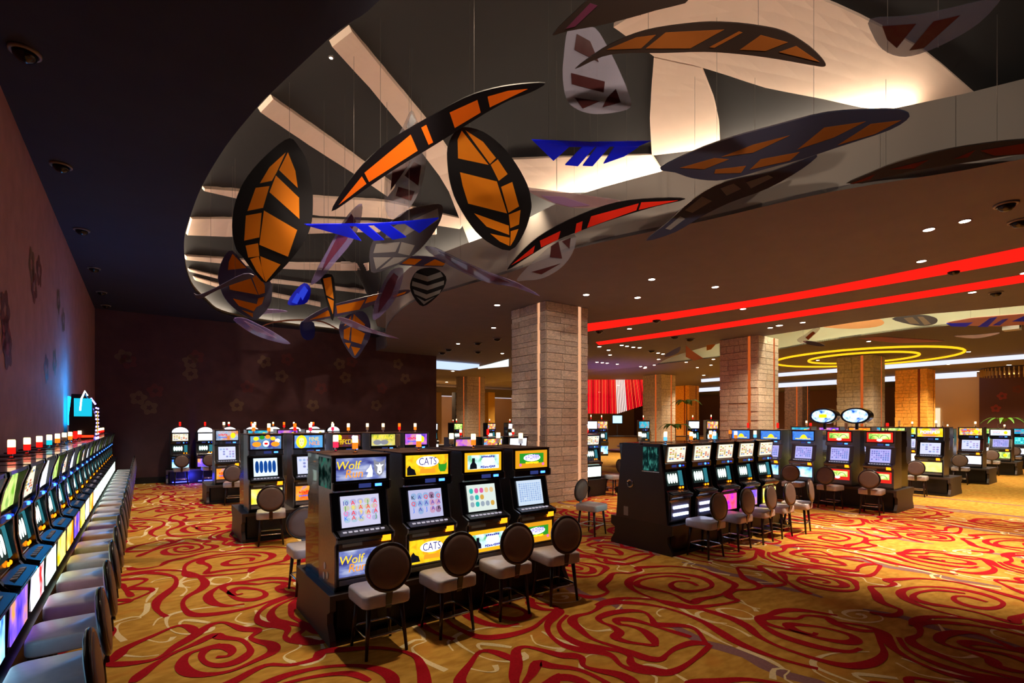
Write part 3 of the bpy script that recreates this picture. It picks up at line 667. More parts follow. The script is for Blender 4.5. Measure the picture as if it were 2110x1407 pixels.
def dec_pomp(p, w, h):
    R90(obj('lettering', cached('t_pom', lambda: text_mesh('POMPEII', WHT, .11, fit=.46)), p, (0, -0.010, h * .05)))
    obj('emblem', cached('pomar', lambda: disc('emblem', ORT, .2, .03)), p, (0, -0.008, -h * .3))
def dec_arcgreen(p, w, h):
    obj('inner_print', cached('ag', lambda: MB().box((-w * .42, -.002, -h * .2), (w * .42, 0, h * .38)).mesh('inner_print', art('print_lime', ['#2f9a3a', '#bfe060', '#e8ffb0'], 1.4, 7, 5))), p, (0, -.006, 0))
    for s in (-1, 1): obj('arch', cached(('aga', s), lambda: MB().tube([(s * .1 + .09 * math.cos(a), -.004, -.04 + .09 * math.sin(a)) for a in [math.pi * k / 10 for k in range(11)]], .006, 5).mesh('arch', GRNT)), p, (0, -.006, 0))
    obj('emblem', cached('agw', lambda: disc('emblem', WHT, .06, .03)), p, (0, -0.010, -h * .3))
def dec_sun(p, w, h):
    obj('emblem', cached('sung', lambda: poly('emblem', YELT, [(-.1, -.04), (.1, -.04), (.06, .02), (.02, .05), (-.02, .05), (-.06, .02)])), p, (.02, -0.009, -.02)); obj('lettering', cached('sunl', lambda: letters('lettering', YELT, 9, .4, .03, 14)), p, (0, -0.009, -h * .34))
def dec_lines(p, w, h):
    obj('lettering', cached('dl1', lambda: letters('lettering', REDT, 5, w * .4, .05, 21)), p, (-w * .2, -0.009, h * .1)); obj('lettering', cached('dl2', lambda: letters('lettering', BLUT, 6, w * .4, .03, 22)), p, (-w * .2, -0.009, -h * .2)); obj('emblem', cached('dlg', lambda: disc('emblem', YELT, .06, .07)), p, (w * .26, -0.009, 0))
SC = {
 'wolf': grid('screen_wolf', '#d6d4f2', ['#b8b8e0', '#d0d0b8', '#b0cce0'], 5, 4, 1.0, .44, 1., .9),
 'cats': grid('screen_cats', '#c4c4ea', ['#a07aa0', '#d0a0c0', '#7a80b8', '#98b4e0'], 5, 3, 1.0, .46, 2., .9),
 'gems': grid('screen_gems', '#e0ece4', ['#30b8b0', '#e060a0', '#d8a848', '#9aa8b8', '#e8c890'], 5, 3, 1.05, .38, 3.),
 'keno': grid('screen_keno', '#cfe0f4', ['#9ab4e0', '#a8c4ea'], 10, 9, 1.05, .4, 4., .98),
 'bars': grid('screen_bars', '#d8ecfa', ['#12408a', '#0e387c'], 5, 1, 1.35, .44, 5., .99),
 'white': grid('screen_white', '#d8dcff', ['#8a90c8', '#b0a0d0', '#a0b8e0'], 5, 4, 1.15, .36, 6.),
 'lav': grid('screen_lavender', '#b8b4f4', ['#7a78c8', '#9a90e0', '#6a80d0'], 8, 5, 1.1, .38, 7.),
 'aqua': grid('screen_aqua', '#40c8c8', ['#2a90a0', '#80e0e0'], 5, 3, 1.5, .4, 8.),
 'reel': grid('reel_window', '#1c2624', ['#e8f8f0', '#d4ece4', '#f4fffa'], 4, 1, 1.7, .46, 9., .99),
 'pay': grid('pay_table', '#f0e6d2', ['#c86a4a', '#b8a040', '#5a7ab0', '#d8b8a0'], 6, 7, 1.25, .42, 10., .7),
}
SG = {  # sign backing, decoration
 'wolf': (art('sign_wolf', ['#3a3a8a', '#7a86c8', '#d0d6f0'], 1.0, 5, 1, stretch=(1, 1, 2.5)), dec_wolf), 'cats': (art('sign_cats', ['#d8a010', '#f0c820', '#c86a10'], 1.4, 7, 2), dec_cats),
 'gem': (emis('sign_gem', '#f0a818', 1.4), dec_gem), 'coin': (emis('sign_coin', '#d8921a', 1.3), dec_coins), 'fruit': (art('sign_fruit', ['#4a3a9a', '#6aa0c8', '#8a60b0'], 1.1, 6, 3), dec_fruit),
 'face': (art('sign_face', ['#4060d0', '#60b0e8', '#7a58c0'], 1.2, 5, 4), dec_face), 'gold': (art('sign_gold', ['#2a1a2a', '#7a3a18', '#3a2a5a'], 1., 7, 5), dec_gold), 'buff': (art('sign_buff', ['#8a9a40', '#d8c860', '#c0c8b0'], 1.3, 7, 6), dec_buff),
 'grey': (art('sign_grey', ['#5a6a90', '#b0c0d8', '#e08030'], 1.2, 5, 7), dec_lines), 'sun': (art('sign_sun', ['#2a50c8', '#4a90e8', '#5060c8'], 1.2, 5, 8), dec_sun), 'lime': (emis('sign_lime', '#e02a20', 1.2), dec_arcgreen),
 'pomp': (art('sign_pomp', ['#e8b818', '#f5d820', '#b080c0'], 1.4, 6, 9), dec_pomp), 'multi': (art('sign_multi', ['#c8b0f0', '#f0e050', '#e05040', '#60b0e0'], 1.3, 9, 10), dec_lines), 'pale': (art('sign_pale', ['#f0f0ff', '#d8e0f0', '#f0e0c0'], 1.9, 6, 11), dec_lines),
 'orange': (art('sign_orange', ['#4060e0', '#f0a030', '#f06020'], 1.3, 4, 12), dec_lines), 'green': (art('sign_green', ['#80c040', '#e0f090', '#60a040'], 1.3, 6, 13), dec_lines), 'teal': (art('sign_teal', ['#2080c0', '#40c0d0', '#e04030'], 1.2, 5, 14), dec_lines),
 'violet': (art('sign_violet', ['#5040c0', '#c060e0', '#f0b060'], 1.2, 5, 15), dec_lines),
}
BEL = {
 'green': art('belly_green', ['#30c060', '#e8fff0', '#c8f0e0'], 2.4, 3, 1), 'yellow': art('belly_yellow', ['#d0b010', '#f8f080', '#f0a020'], 2.0, 3, 2), 'purple': art('belly_purple', ['#4030d0', '#8a60f0', '#f0a030'], 1.5, 4, 3),
 'rainbow': art('belly_rainbow', ['#e03030', '#f0f0ff', '#d0c0ff', '#60e0c0'], 2.2, 3.5, 4), 'white': art('belly_white', ['#c0d8ff', '#ffffff', '#e0e0ff'], 2.2, 3, 5), 'orange': art('belly_orange', ['#f08010', '#f8d060', '#f0f0d0'], 1.9, 3, 6),
 'blue': art('belly_blue', ['#2060d0', '#a0e0ff', '#e8f8ff'], 1.9, 4, 7), 'red': art('belly_red', ['#e01840', '#f05070', '#b020c0'], 1.8, 6, 8), 'tubes': emis('belly_tubes', '#d8dcff', 4.5), 'slate': mat('belly_slate', '#3a4668', .3),
}
def machine(kind, x, y, z, rz, label, sign='multi', screen='white', belly='white', lamp=('white', 'orange'), W=.62, hs=1., cab=None, group=None, arch=False, full=True, lamp_at=None, name='slot_machine', cheek=False):
    t = thing(name, label, 'slot machine', (x, y, z), rz, group)
    if hs != 1.: t.scale = (1, 1, hs)
    cab = cab or BLACK
    obj('cabinet', cached(('cab', kind, W, cab.name), lambda: cab_mesh(kind, W, cab)), t)
    if full:
        for s in (-1, 1): obj('side_trim', cached(('trim', kind), lambda: trim_mesh(kind, W).mesh('side_trim', BRUSH if kind == 'A' else DKMET)), t, (s * (W / 2 - .008), 0, 0))
    if cheek:
        for s in (-1, 1): obj('side_cheek', cached('cheek', lambda: MB().prism_x([(.29, 0), (-.2, 0), (-.24, .05), (-.25, .4), (-.262, .46), (-.2, .56), (-.17, .75), (-.165, .92), (-.195, 1.0), (-.2, 1.1), (-.218, 1.2), (-.255, 1.31), (-.25, 1.345), (.29, 1.345)], -.03, .03).mesh('side_cheek', BLACK)), t, (s * (W / 2 - .03), 0, 0))
        obj('hood', cached(('hood', W), lambda: MB().box((-W / 2, -.25, 1.315), (W / 2, -.1, 1.345)).mesh('hood', BLACK)), t)
    i = W / 2 - .045
    if kind == 'A':
        obj('cabinet_top', cached(('top', W), lambda: MB().box((-W / 2 - .005, -.16, 1.35), (W / 2 + .005, .3, 1.365)).mesh('cabinet_top', TOPM)), t)
        zs, hsn, ys = 1.215, .23, -.152
        fr = obj('sign_frame', cached(('sf', W), lambda: MB().box((-i - .02, -.008, -hsn / 2 - .015), (i + .02, 0, hsn / 2 + .015)).mesh('sign_frame', SIGNF)), t, (0, ys, zs))
        gl = obj('sign_glass', cached(('sg', sign, W), lambda: MB().box((-i, -.006, -hsn / 2), (i, 0, hsn / 2)).mesh('sign_glass', SG[sign][0])), t, (0, ys - .008, zs))
        if full: SG[sign][1](gl, 2 * i, hsn)
        obj('player_display', cached('pd', lambda: MB().box((-.02, -.006, -.022), (.11, 0, .022)).mesh('player_display', DISP)), t, (-.02, -.186, 1.04))
        obj('blue_lamp', cached('bl', lambda: MB().box((-.035, -.008, -.014), (.035, 0, .014)).mesh('blue_lamp', BLUEW)), t, (.17, -.187, 1.04))
        s = obj('screen', cached(('scr', screen, W), lambda: quad_yz(-i + .06, i - .06, -.153, .615, -.087, .93).mesh('screen', SC[screen])), t, (0, -.006, 0))
        if full and screen in ('wolf', 'cats'):
            ny = 4 if screen == 'wolf' else 3; r = random.Random(len(screen) + 3); d = Vector((0, .066, .315)); ln = d.length; d.normalize(); nn = Vector((0, -d.z, d.y)); ax = -math.atan2(.066, .315)
            for cx_ in range(5):
                for cz in range(ny):
                    ch, cm = r.choice([('A', REDT), ('Q', PNK), ('K', BLUT), ('J', GRNT), ('9', GOLDT), ('10', PURT)]) if screen == 'wolf' else r.choice([('A', PURT), ('Q', REDT), ('J', BLUT), ('K', DKT)])
                    u = ln * (.2 + .64 * (cz + .5) / ny); p_ = Vector((-.16 + .08 * cx_, -.153, .615)) + d * u + nn * .012
                    obj('reel_symbol', cached(('sym', ch, cm.name), lambda: text_mesh(ch, cm, .062)), s, tuple(p_), (math.pi / 2 + ax, 0, 0))
        dk = obj('button_deck', cached(('deck', W), lambda: quad_yz(-i, i, -.292, .55, -.17, .588, .01).mesh('button_deck', DKMET)), t)
        if full:
            for k in range(8): obj('button', cached('btn', lambda: MB().box((-.017, -.012, 0), (.017, .012, .012)).mesh('button', BTNL)), dk, (-.2 + k * .057, -.235, .577))
        obj('front_panel', cached(('fpan', W), lambda: MB().box((-i, -.006, .0), (i, 0, .11)).mesh('front_panel', BRONZE)), t, (0, -.25, .42))
        obj('print_plate', cached('pplate', lambda: MB().box((-.11, -.006, -.035), (.09, 0, .035)).mesh('print_plate', mat('plate_pale', '#aab8b4', .3))), t, (-.12, -.256, .475))
        obj('bill_acceptor', cached('bill', lambda: MB().box((-.045, -.03, -.03), (.045, 0, .03)).box((-.05, -.012, -.036), (.05, 0, -.03)).mesh('bill_acceptor', ORANG)), t, (.22, -.27, .49))
        bf = obj('belly_frame', cached(('bf', W), lambda: MB().box((-i - .01, -.008, -.145), (i + .01, 0, .145)).mesh('belly_frame', BRUSH)), t, (0, -.25, .27))
        bm = SG[belly] if belly in SG else (BEL[belly], None)
        bg = obj('belly_glass', cached(('bg', belly, W), lambda: MB().box((-i, -.006, -.13), (i, 0, .13)).mesh('belly_glass', bm[0])), t, (0, -.258, .27))
        if full and bm[1]: bm[1](bg, 2 * i, .23)
        obj('coin_tray', cached(('tray', W), lambda: MB().box((-i, -.02, 0), (i, 0, .05)).mesh('coin_tray', BRUSH)), t, (0, -.245, .06))
        lx, ly, lz = lamp_at or (.08, .12, 1.365)
    else:
        b2 = i
        a = obj('pay_sign', cached(('ps', sign, W), lambda: quad_yz(-b2 + .02, b2 - .02, -.151, 1.035, -.182, 1.285).mesh('pay_sign', SC['pay'] if sign == 'pay' else SG[sign][0])), t, (0, -.008, 0))
        obj('belt_display', cached('pdB', lambda: MB().box((-.07, -.006, -.02), (.05, 0, .02)).mesh('belt_display', DISP)), t, (-.05, -.168, .96))
        for k, (bx, s_) in enumerate(((.1, 1.), (.19, .6))): obj('blue_lamp', cached(('blB', k), lambda: MB().lathe([(.02 * s_, 0), (.018 * s_, .012), (.008, .02)], 10).mesh('blue_lamp', BLUEL if k else BLUEW)), t, (bx, -.168, .96), (math.pi / 2, 0, 0))
        obj('reel_window', cached(('rw', W), lambda: quad_yz(-b2 + .03, b2 - .17, -.15, .63, -.108, .86).mesh('reel_window', SC['reel'])), t, (0, -.008, 0))
        obj('side_display', cached(('sd', W), lambda: quad_yz(b2 - .14, b2 - .04, -.152, .62, -.105, .87).mesh('side_display', emis('side_display', '#3a8a98', .8))), t, (0, -.008, 0))
        for bx in (.11, .19): obj('orange_lamp', cached('olB', lambda: MB().lathe([(.02, 0), (.018, .01), (.01, .014)], 8).mesh('orange_lamp', ORANG)), t, (bx, -.166, .585), (math.pi / 2, 0, 0))
        dk = obj('button_deck', cached(('deckB', W), lambda: quad_yz(-b2, b2, -.305, .495, -.18, .537, .01).mesh('button_deck', DKMET)), t)
        if full:
            for k in range(5): obj('button', cached('btnB', lambda: MB().box((-.028, -.018, 0), (.028, .018, .012)).mesh('button', BTN)), dk, (-.18 + k * .085, -.245, .523))
        bf = obj('belly_frame', cached(('bfB', W), lambda: MB().box((-b2 - .01, -.008, -.155), (b2 + .01, 0, .155)).mesh('belly_frame', BRUSH)), t, (0, -.236, .22))
        if belly == 'tubes':
            obj('belly_glass', cached(('bgB', 'slate', W), lambda: MB().box((-b2, -.006, -.145), (b2, 0, .145)).mesh('belly_glass', BEL['slate'])), bf, (0, -.008, 0))
            for zz in (-.06, .06): obj('light_tube', cached('ltube', lambda: MB().box((-.2, -.02, -.022), (.2, 0, .022)).mesh('light_tube', BEL['tubes'])), bf, (0, -.014, zz))
        else:
            obj('belly_glass', cached(('bgB', belly, W), lambda: MB().box((-b2, -.006, -.145), (b2, 0, .145)).mesh('belly_glass', BEL[belly])), bf, (0, -.008, 0))
        lx, ly, lz = lamp_at or (0, .05, 1.335)
    if arch:
        n = 14; pr = [(-.27, 0)] + [(.27 * math.cos(math.pi - math.pi * k / n), .2 * math.sin(math.pi * k / n)) for k in range(1, n)] + [(.27, 0)]
        h = obj('arch_topper', cached('archB', lambda: MB().prism_y([(x_, z_) for x_, z_ in pr], -.1, .1).mesh('arch_topper', DKMET)), t, (0, 0, lz))
        obj('arch_sign', cached('archS', lambda: MB().prism_y([(x_ * .92, z_ * .9 + .005) for x_, z_ in pr], -.012, 0).mesh('arch_sign', art('arch_print', ['#fff4e0', '#e0e8ff', '#f0a050'], 2.2, 9, 3))), h, (0, -.1, 0)); lz += .19
    candle(t, lx, ly, lz, lamp)
    return t
def plinth(x0, y0, x1, y1, h, label, group=None, turn=False, dark=False):
    t = thing('slot_bank_platform', label, 'platform', ((x0 + x1) / 2, (y0 + y1) / 2, 0), math.pi / 2 if turn else 0, group)
    w, d = (x1 - x0) / 2, (y1 - y0) / 2
    if turn: w, d = d, w
    PL = mat('plinth_taupe', '#443a37', .5, noise=.05, nscale=4); PD = mat('plinth_black', '#0a0809', .4)
    if dark: PL = mat('plinth_near_black', '#171216', .4)
    obj('body', MB().box((-w + .1, -d + .1, 0), (w - .1, d - .1, h - .05)).mesh('body', PD), t)
    obj('top_ledge', MB().box((-w, -d, h - .055), (w, d, h)).mesh('top_ledge', PL), t)
    for s in (-1, 1):                      # end panels, cut back behind the toe board on the playing sides
        prof = [(-d, h - .055), (d, h - .055), (d, h - .15), (d - .09, h - .2), (d - .09, .2), (d, .06), (d, 0), (-d, 0), (-d, .06), (-d + .09, .2), (-d + .09, h - .2), (-d, h - .15)]
        obj('end_panel', MB().prism_x(prof, -.03, .03).mesh('end_panel', PL), t, (s * (w - .03), 0, 0))
    for s in (-1, 1): obj('toe_board', MB().box((-w + .06, -.05, 0), (w - .06, .05, .06)).mesh('toe_board', PD), t, (0, s * (d - .05), 0))
    return t
# ================================================================== SLOT BANKS
PI2 = math.pi / 2
# ---- front bank (double sided)
plinth(1.46, 4.95, 4.64, 6.27, .5, 'taupe edged black base under the wolf, cats and gem slot machines')
for k, (sg, sc, lab, lamp) in enumerate([
        ('wolf', 'wolf', 'upright slot machine with blue wolf sign and matching wolf belly glass', ('white', 'orange')),
        ('cats', 'cats', 'upright slot machine with yellow cats sign above a card symbol screen', ('white', 'orange')),
        ('gem', 'gems', 'upright slot machine with orange framed diamond sign and jewel symbols', ('white', 'orange')),
        ('coin', 'keno', 'upright slot machine with orange and green sign beside the wide stone column', ('white', 'clear'))]):
    x = 1.84 + .76 * k
    t_ = machine('A', x, 5.29, .5, 0, lab, sg, sc, sg, lamp, lamp_at=(.02, .1, 1.365))
    if k == 0:
        obj('side_glass', MB().box((-.006, -.13, 1.02), (0, .28, 1.33)).mesh('side_glass', art('side_painted_reflection', ['#0c1412', '#1a3a34', '#6a8a80', '#20b090'], .35, 7, 4)), t_, (-.31, 0, 0))  # green reflections in the side glass are painted as faint emission
        for (yy, zz) in ((-.02, .12), (.07, .2), (.1, .09)): obj('side_dot', MB().lathe([(.03, 0), (.03, .004)], 14).mesh('side_dot', mat('dot_white', '#e8e4e4', .4)), t_, (-.311, yy, zz), (0, -PI2, 0), (1.3, 1, 1))
    machine('A', x, 5.93, .5, math.pi, 'slot machine backing onto the ' + ('wolf', 'cats', 'diamond', 'green and orange')[k] + ' machine, seen by its top lamp', 'multi', 'white', 'white', (('white', 'pink'), ('clear', 'clear'), ('white', 'clear'), ('white', 'clear'))[k], full=False, lamp_at=(.06, .12, 1.365))
    chair(1.85 + .76 * k, 4.68, (0, .03, -.04, -.1)[k], 'round-backed taupe slot chair facing the ' + ('wolf', 'cats', 'diamond', 'orange and green')[k] + ' slot machine')
chair(1.75, 6.85, math.pi, 'round-backed slot chair behind the wolf slot machine')
# side glass of the wolf machine top box
# ---- middle bank (double sided reel machines)
plinth(6.93, 4.97, 10.9, 6.29, .5, 'black base under the row of pay-table reel machines', dark=True)
for k, (bl, lab) in enumerate([('tubes', 'reel slot machine at the end panel, two white light tubes in its belly'), ('tubes', 'reel slot machine with white belly tubes, second from the dark end panel'), ('red', 'reel slot machine with red and pink belly glass'), ('purple', 'reel slot machine with purple and gold belly glass'), ('yellow', 'reel slot machine with yellow belly glass at the far end of its row')]):
    x = 7.27 + .757 * k
    machine('B', x, 5.30, .5, 0, lab, 'pay', 'white', bl, (('white', 'blue'), ('white', 'orange'), ('white', 'blue'), ('white', 'orange'), ('white', 'blue'))[k], W=.6)
    machine('B', x, 5.95, .5, math.pi, 'reel slot machine backing onto the pay-table row', 'pay', 'white', 'green', (('white', 'clear'), ('white', 'orange'), ('orange', 'clear'), ('white', 'orange'), ('orange', 'clear'))[k], W=.6, full=False, group='reel machines behind the pay-table row')
    chair((7.45, 8.32, 9.12, 9.86, 10.62)[k], 4.66 if k == 4 else 4.70, (-.05, .0, .05, 0, .2)[k], 'round-backed slot chair at the ' + ('first tube-lit', 'second tube-lit', 'red-bellied', 'purple-bellied', 'yellow-bellied')[k] + ' reel machine')
e = thing('bank_end_panel', 'dark end panel with chrome lock ring and green-lit glass on the reel bank', 'panel', (6.955, 5.62, .5))
obj('panel', MB().prism_x([(-.55, 0), (-.5, .55), (-.4, 1.31), (.4, 1.31), (.5, .55), (.55, 0)], -.02, .02).mesh('panel', mat('end_panel_dark', '#241a22', .35)), e)
obj('glass_pane', MB().box((-.006, -.38, .88), (0, -.06, 1.28)).mesh('glass_pane', art('green_glass', ['#0c1c1c', '#123030', '#4aa090'], .7, 9, 2, stretch=(1, 3, 1))), e, (-.02, 0, 0))
obj('chrome_line', MB().box((-.01, -.4, .855), (0, -.04, .868)).mesh('chrome_line', CHROME), e, (-.02, 0, 0))
obj('lock_ring', MB().tube([(0, .06 * math.cos(2 * math.pi * k / 16), .06 * math.sin(2 * math.pi * k / 16)) for k in range(16)], .016, 6, True).mesh('lock_ring', CHROME), e, (-.025, .22, .62))
obj('sticker', MB().box((-.004, -.05, -.08), (0, .05, .08)).mesh('sticker', mat('sticker_grey', '#8a8488', .5)), e, (-.02, .32, .12))
for yy in (5.2,):
    chair(7.1, 6.95, math.pi + .2, 'round-backed slot chair behind the dark end panel of the reel bank')
# ---- left row along the wall
ROWY = [3.55 + .84 * k for k in range(22)]
belly = ['blue', 'blue', 'purple', 'rainbow', 'green', 'yellow', 'orange', 'purple', 'yellow', 'white', 'orange'] + ['green'] * 14  # first two, out of view, chosen blue to tint the seats
lamps = [('white', 'red'), ('white', 'red'), ('white', 'red'), ('white', 'red'), ('white', 'red'), ('white', 'red'), ('white', 'red'), ('white', 'teal'), ('white', 'orange'), ('white', 'clear'), ('white', 'orange'), ('red', 'red'), ('white', 'red'), ('white', 'red'), ('white', 'red'), ('orange', 'red')]
lampn = {('white', 'red'): 'red and white', ('white', 'teal'): 'teal and white', ('white', 'orange'): 'orange and white', ('white', 'clear'): 'plain white', ('red', 'red'): 'all red', ('orange', 'red'): 'orange and red'}
for k, y in enumerate(ROWY):
    lm = lamps[k % len(lamps)]
    lab = 'reel slot machine against the left wall with %s belly glass and %s lamp' % (belly[k], lampn[lm])
    machine('B', -1.02, y + .15, .5, PI2, lab, ('pay', 'pale', 'green')[k % 3], 'white', belly[k], lm, W=.74, group='slot machines along the left wall: %s %s' % (belly[k], lampn[lm]), full=k < 14, cheek=True)
    chair(-.46, y, PI2, 'round-backed slot chair facing the left wall machine with %s belly and %s lamp' % (belly[k], lampn[lm]), 'left wall chairs: %s %s' % (belly[k], lampn[lm]))
plinth(XW + .01, 3.1, -.74, 22.1, .5, 'long low base under the slot machines along the left wall', turn=True, dark=True)
# neon topper
tp = thing('neon_topper', 'cyan neon cabinet topper with white light rim above the left wall row', 'sign', (-1.05, 14.2, 1.847))
obj('body', MB().prism_y([(-.2, .0), (.2, .0), (.24, .35), (.16, .75), (.05, .95), (-.16, .95), (-.2, .5)], -.3, .3).mesh('body', mat('topper_black', '#16080a', .3)), tp)
obj('neon_panel', MB().box((-.12, -.012, .48), (.17, 0, .86)).mesh('neon_panel', emis('neon_cyan', '#20c8e8', 1.1)), tp, (0, -.3, 0))
obj('neon_backlight', MB().box((-.02, -.3, .3), (0, .3, .9)).mesh('neon_backlight', emis('neon_cyan_back', '#10a8ff', 8)), tp, (-.2, 0, 0))
obj('neon_letter', MB().tube([(-.02, 0, .6), (-.0, 0, .85), (.06, 0, 1.02), (.1, 0, .92)], .016, 6).mesh('neon_letter', emis('neon_white', '#e8ffff', 5)), tp, (0, -.32, 0))
obj('red_strip', MB().box((-.15, -.012, .03), (.2, 0, .08)).mesh('red_strip', emis('neon_red', '#ff3a18', 2)), tp, (0, -.3, 0))
DOT = emis('bulb_violet', '#8a78ff', 9)
pts = [(.24, -.28, .02 + .08 * i) for i in range(9)] + [(.22 - .02 * i, -.24 + .06 * i, .75 + .03 * i) for i in range(5)] + [(.24, .28, .02 + .08 * i) for i in range(9)] + [(.24, -.28 + .08 * i, 0) for i in range(8)]
for p in pts: obj('bulb', cached('bulb', lambda: MB().lathe([(.008, -.018), (.018, 0), (.008, .018)], 6).mesh('bulb', DOT)), tp, p)
obj('gold_panel', MB().box((0, .02, .1), (.012, .2, .6)).mesh('gold_panel', emis('neon_gold', '#c8a020', 1.)), tp, (.235, 0, 0))
# ---- left middle banks
plinth(1.44, 10.17, 5.4, 11.5, .53, 'black base with grey end under the fruit and golden face slot machines')
for k, (sg, sc, bl, lab, lamp) in enumerate([
        ('fruit', 'bars', 'yellow', 'upright slot machine with fruit symbol sign and five dark blue screen bars', ('white', 'orange')),
        ('face', 'white', 'orange', 'upright slot machine with golden face sign', ('white', 'pink')),
        ('gold', 'white', 'yellow', 'upright slot machine with gold lettered dark sign', ('white', 'orange')),
        ('buff', 'white', 'green', 'upright slot machine with yellow buffalo sign', ('white', 'clear')),
        ('violet', 'lav', 'purple', 'upright slot machine with violet sign at the end of its bank', ('white', 'orange'))]):
    x = 1.87 + .775 * k
    machine('A', x, 10.52, .53, 0, lab, sg, sc, bl, lamp, hs=1.06, lamp_at=(.1, .1, 1.365))
    machine('A', x, 11.15, .53, math.pi, 'slot machine backing onto the fruit and golden face bank', 'multi', 'white', 'white', (('white', 'orange'), ('orange', 'red'), ('white', 'pink'), ('white', 'clear'), ('orange', 'red'))[k], hs=1.06, full=False, group='machines behind the fruit bank', lamp_at=(.1, .1, 1.365))
    if k < 4: chair(x, 9.88, (-.2, .1, 0, .1)[k], 'round-backed slot chair at the ' + ('fruit symbol', 'golden face', 'gold lettered', 'buffalo')[k] + ' slot machine')
plinth(1.36, 15.5, 5.4, 16.8, .5, 'dark base of the slot bank behind the fruit machine bank')
for k, (sg, lab) in enumerate([('grey', 'upright slot machine with grey and orange sign, chair pulled up, behind the fruit bank'), ('teal', 'upright slot machine with teal sign in the second bank from the dark wall'), ('violet', 'slot machine with violet sign in the second bank from the dark wall'), ('pale', 'slot machine with pale sign in the second bank from the dark wall')]):
    x = 1.86 + .78 * k
    machine('A', x, 15.85, .5, 0, lab, sg, 'white', 'orange', (('white', 'clear'), ('white', 'orange'), ('orange', 'red'), ('white', 'red'))[k], hs=1.1, lamp_at=(-.05, .1, 1.365))
    if k < 2: chair(x + (.1 if k == 0 else 0), 15.22, -.2, 'round-backed slot chair at the ' + ('grey and orange', 'teal')[k] + ' slot machine')
plinth(.65, 21.35, 6.9, 22.15, .5, 'dark base with blue glow under the arch-topped machines at the dark wall')
for k in range(8):
    x = 1.08 + .78 * k
    machine('B', x, 21.75, .5, 0, ('reel machine with gold lit arch topper in the corner by the left wall', 'reel machine with arch topper, second along the dark wall', 'arch-topped reel machine half hidden behind the grey sign machine')[k] if k < 3 else 'arch-topped reel machine along the dark wall', ('pay', 'pale', 'multi')[k % 3], 'white', ('blue', 'purple', 'blue')[k % 3], ('red', 'red') if k < 2 else (('orange', 'red'), ('white', 'orange'), ('white', 'red'))[k % 3], W=.6, arch=True, group=None if k < 3 else 'arch-topped machines along the dark wall')
    if k < 3: chair(x + (.0 if k == 0 else .06), 21.05, 0, 'round-backed slot chair at the ' + ('corner', 'second', 'third')[k] + ' arch-topped machine')
for k in range(2):
    u = tag(obj('under_base_lamp', MB().box((-.25, -.01, 0), (.25, .01, .02)).mesh('under_base_lamp', emis('under_blue', '#3a40ff', 12)), None, (1.08 + .78 * k, 21.33, .06)), 'blue strip lamp at the foot of the ' + ('corner', 'second')[k] + ' arch-topped machine', 'strip lamp')
light('POINT', 'blue_glow', (1.4, 21.0, .25), 25, '#3a40ff', shadow_soft_size=.1)
light('POINT', 'neon_glow', (-.75, 14.2, 3.0), 70, '#18a0ff', shadow_soft_size=.3)
# printed pieces on the wolf machine's side
# ---- bank beside the column
plinth(5.9, 10.17, 8.6, 11.5, .5, 'dark base of the slot bank beside the wide stone column')
for k, (sg, lab) in enumerate([('violet', 'reel machine with violet sign in the bank by the wide column'), ('multi', 'reel machine with many-coloured sign in the bank by the wide column'), ('pale', 'reel machine with pale blue sign right beside the wide column')]):
    machine('B', 6.25 + .8 * k, 10.5, .5, 0, lab, sg, 'white', 'blue', (('white', 'red'), ('red', 'red'), ('white', 'red'))[k], W=.66)
# ---- machine past the column
plinth(10.5, 10.42, 11.25, 12.6, .5, 'dark platform of the two machines just past the wide column', turn=True, dark=True)
machine('B', 10.87, 10.78, .5, 0, 'reel machine with green-white belly squeezed between column and blue-sided cabinet', 'pay', 'white', 'green', ('red', 'red'), W=.66)
plinth(11.3, 11.0, 12.0, 12.6, .5, 'dark platform of the blue-sided machine', turn=True, dark=True)
machine('B', 11.62, 11.6, .5, -PI2, 'blue-sided reel machine just past the wide stone column', 'pay', 'white', 'green', ('white', 'red'), W=.7, cab=DKBLUE)
chair(11.55, 10.35, PI2 - .2, 'round-backed slot chair standing before the blue-sided cabinet')
# ---- right banks facing the left
plinth(14.6, 4.13, 15.9, 9.0, .54, 'black base with brown end under the lime arc and blue sun slot machines', turn=True)
for k, (sg, sc, bl, lab, cb) in enumerate([
        ('lime', 'lav', 'lime', 'grey-sided slot machine with green arc sign at the brown base end', BRUSH),
        ('lime', 'lav', 'lime', 'slot machine with green arc sign between its twin and the blue sun machine', BRUSH),
        ('sun', 'lav', 'blue', 'slot machine with blue sun sign next to the green arc machines', BRUSH),
        ('sun', 'lav', 'blue', 'second slot machine with blue sun sign behind the yellow-bellied reel machine', BRUSH),
        ('sun', 'lav', 'blue', 'third slot machine with blue sun sign above the reel row', BRUSH)]):
    y = 4.53 + .9 * k
    machine('A', 14.95, y, .55, -PI2, lab, sg, sc, bl, (('red', 'clear'), ('clear', 'clear'), ('red', 'clear'), ('red', 'red'), ('red', 'red'))[k], hs=1.05, cab=cb, W=.64)
    machine('A', 15.56, y, .55, PI2, 'slot machine backing onto the green arc and blue sun machines', 'multi', 'white', 'white', ('clear', 'clear'), hs=1.05, full=False, group='machines behind the arc and sun machines')
    if k < 4: chair(14.1, y - .05, -PI2 + (.1, -.1, .15, .1)[k], 'round-backed slot chair at the ' + ('end green arc', 'second green arc', 'first blue sun', 'second blue sun')[k] + ' machine')
OV = art('oval_print', ['#2060c8', '#c8e8ff', '#f0f8ff'], 1.5, 9, 4)
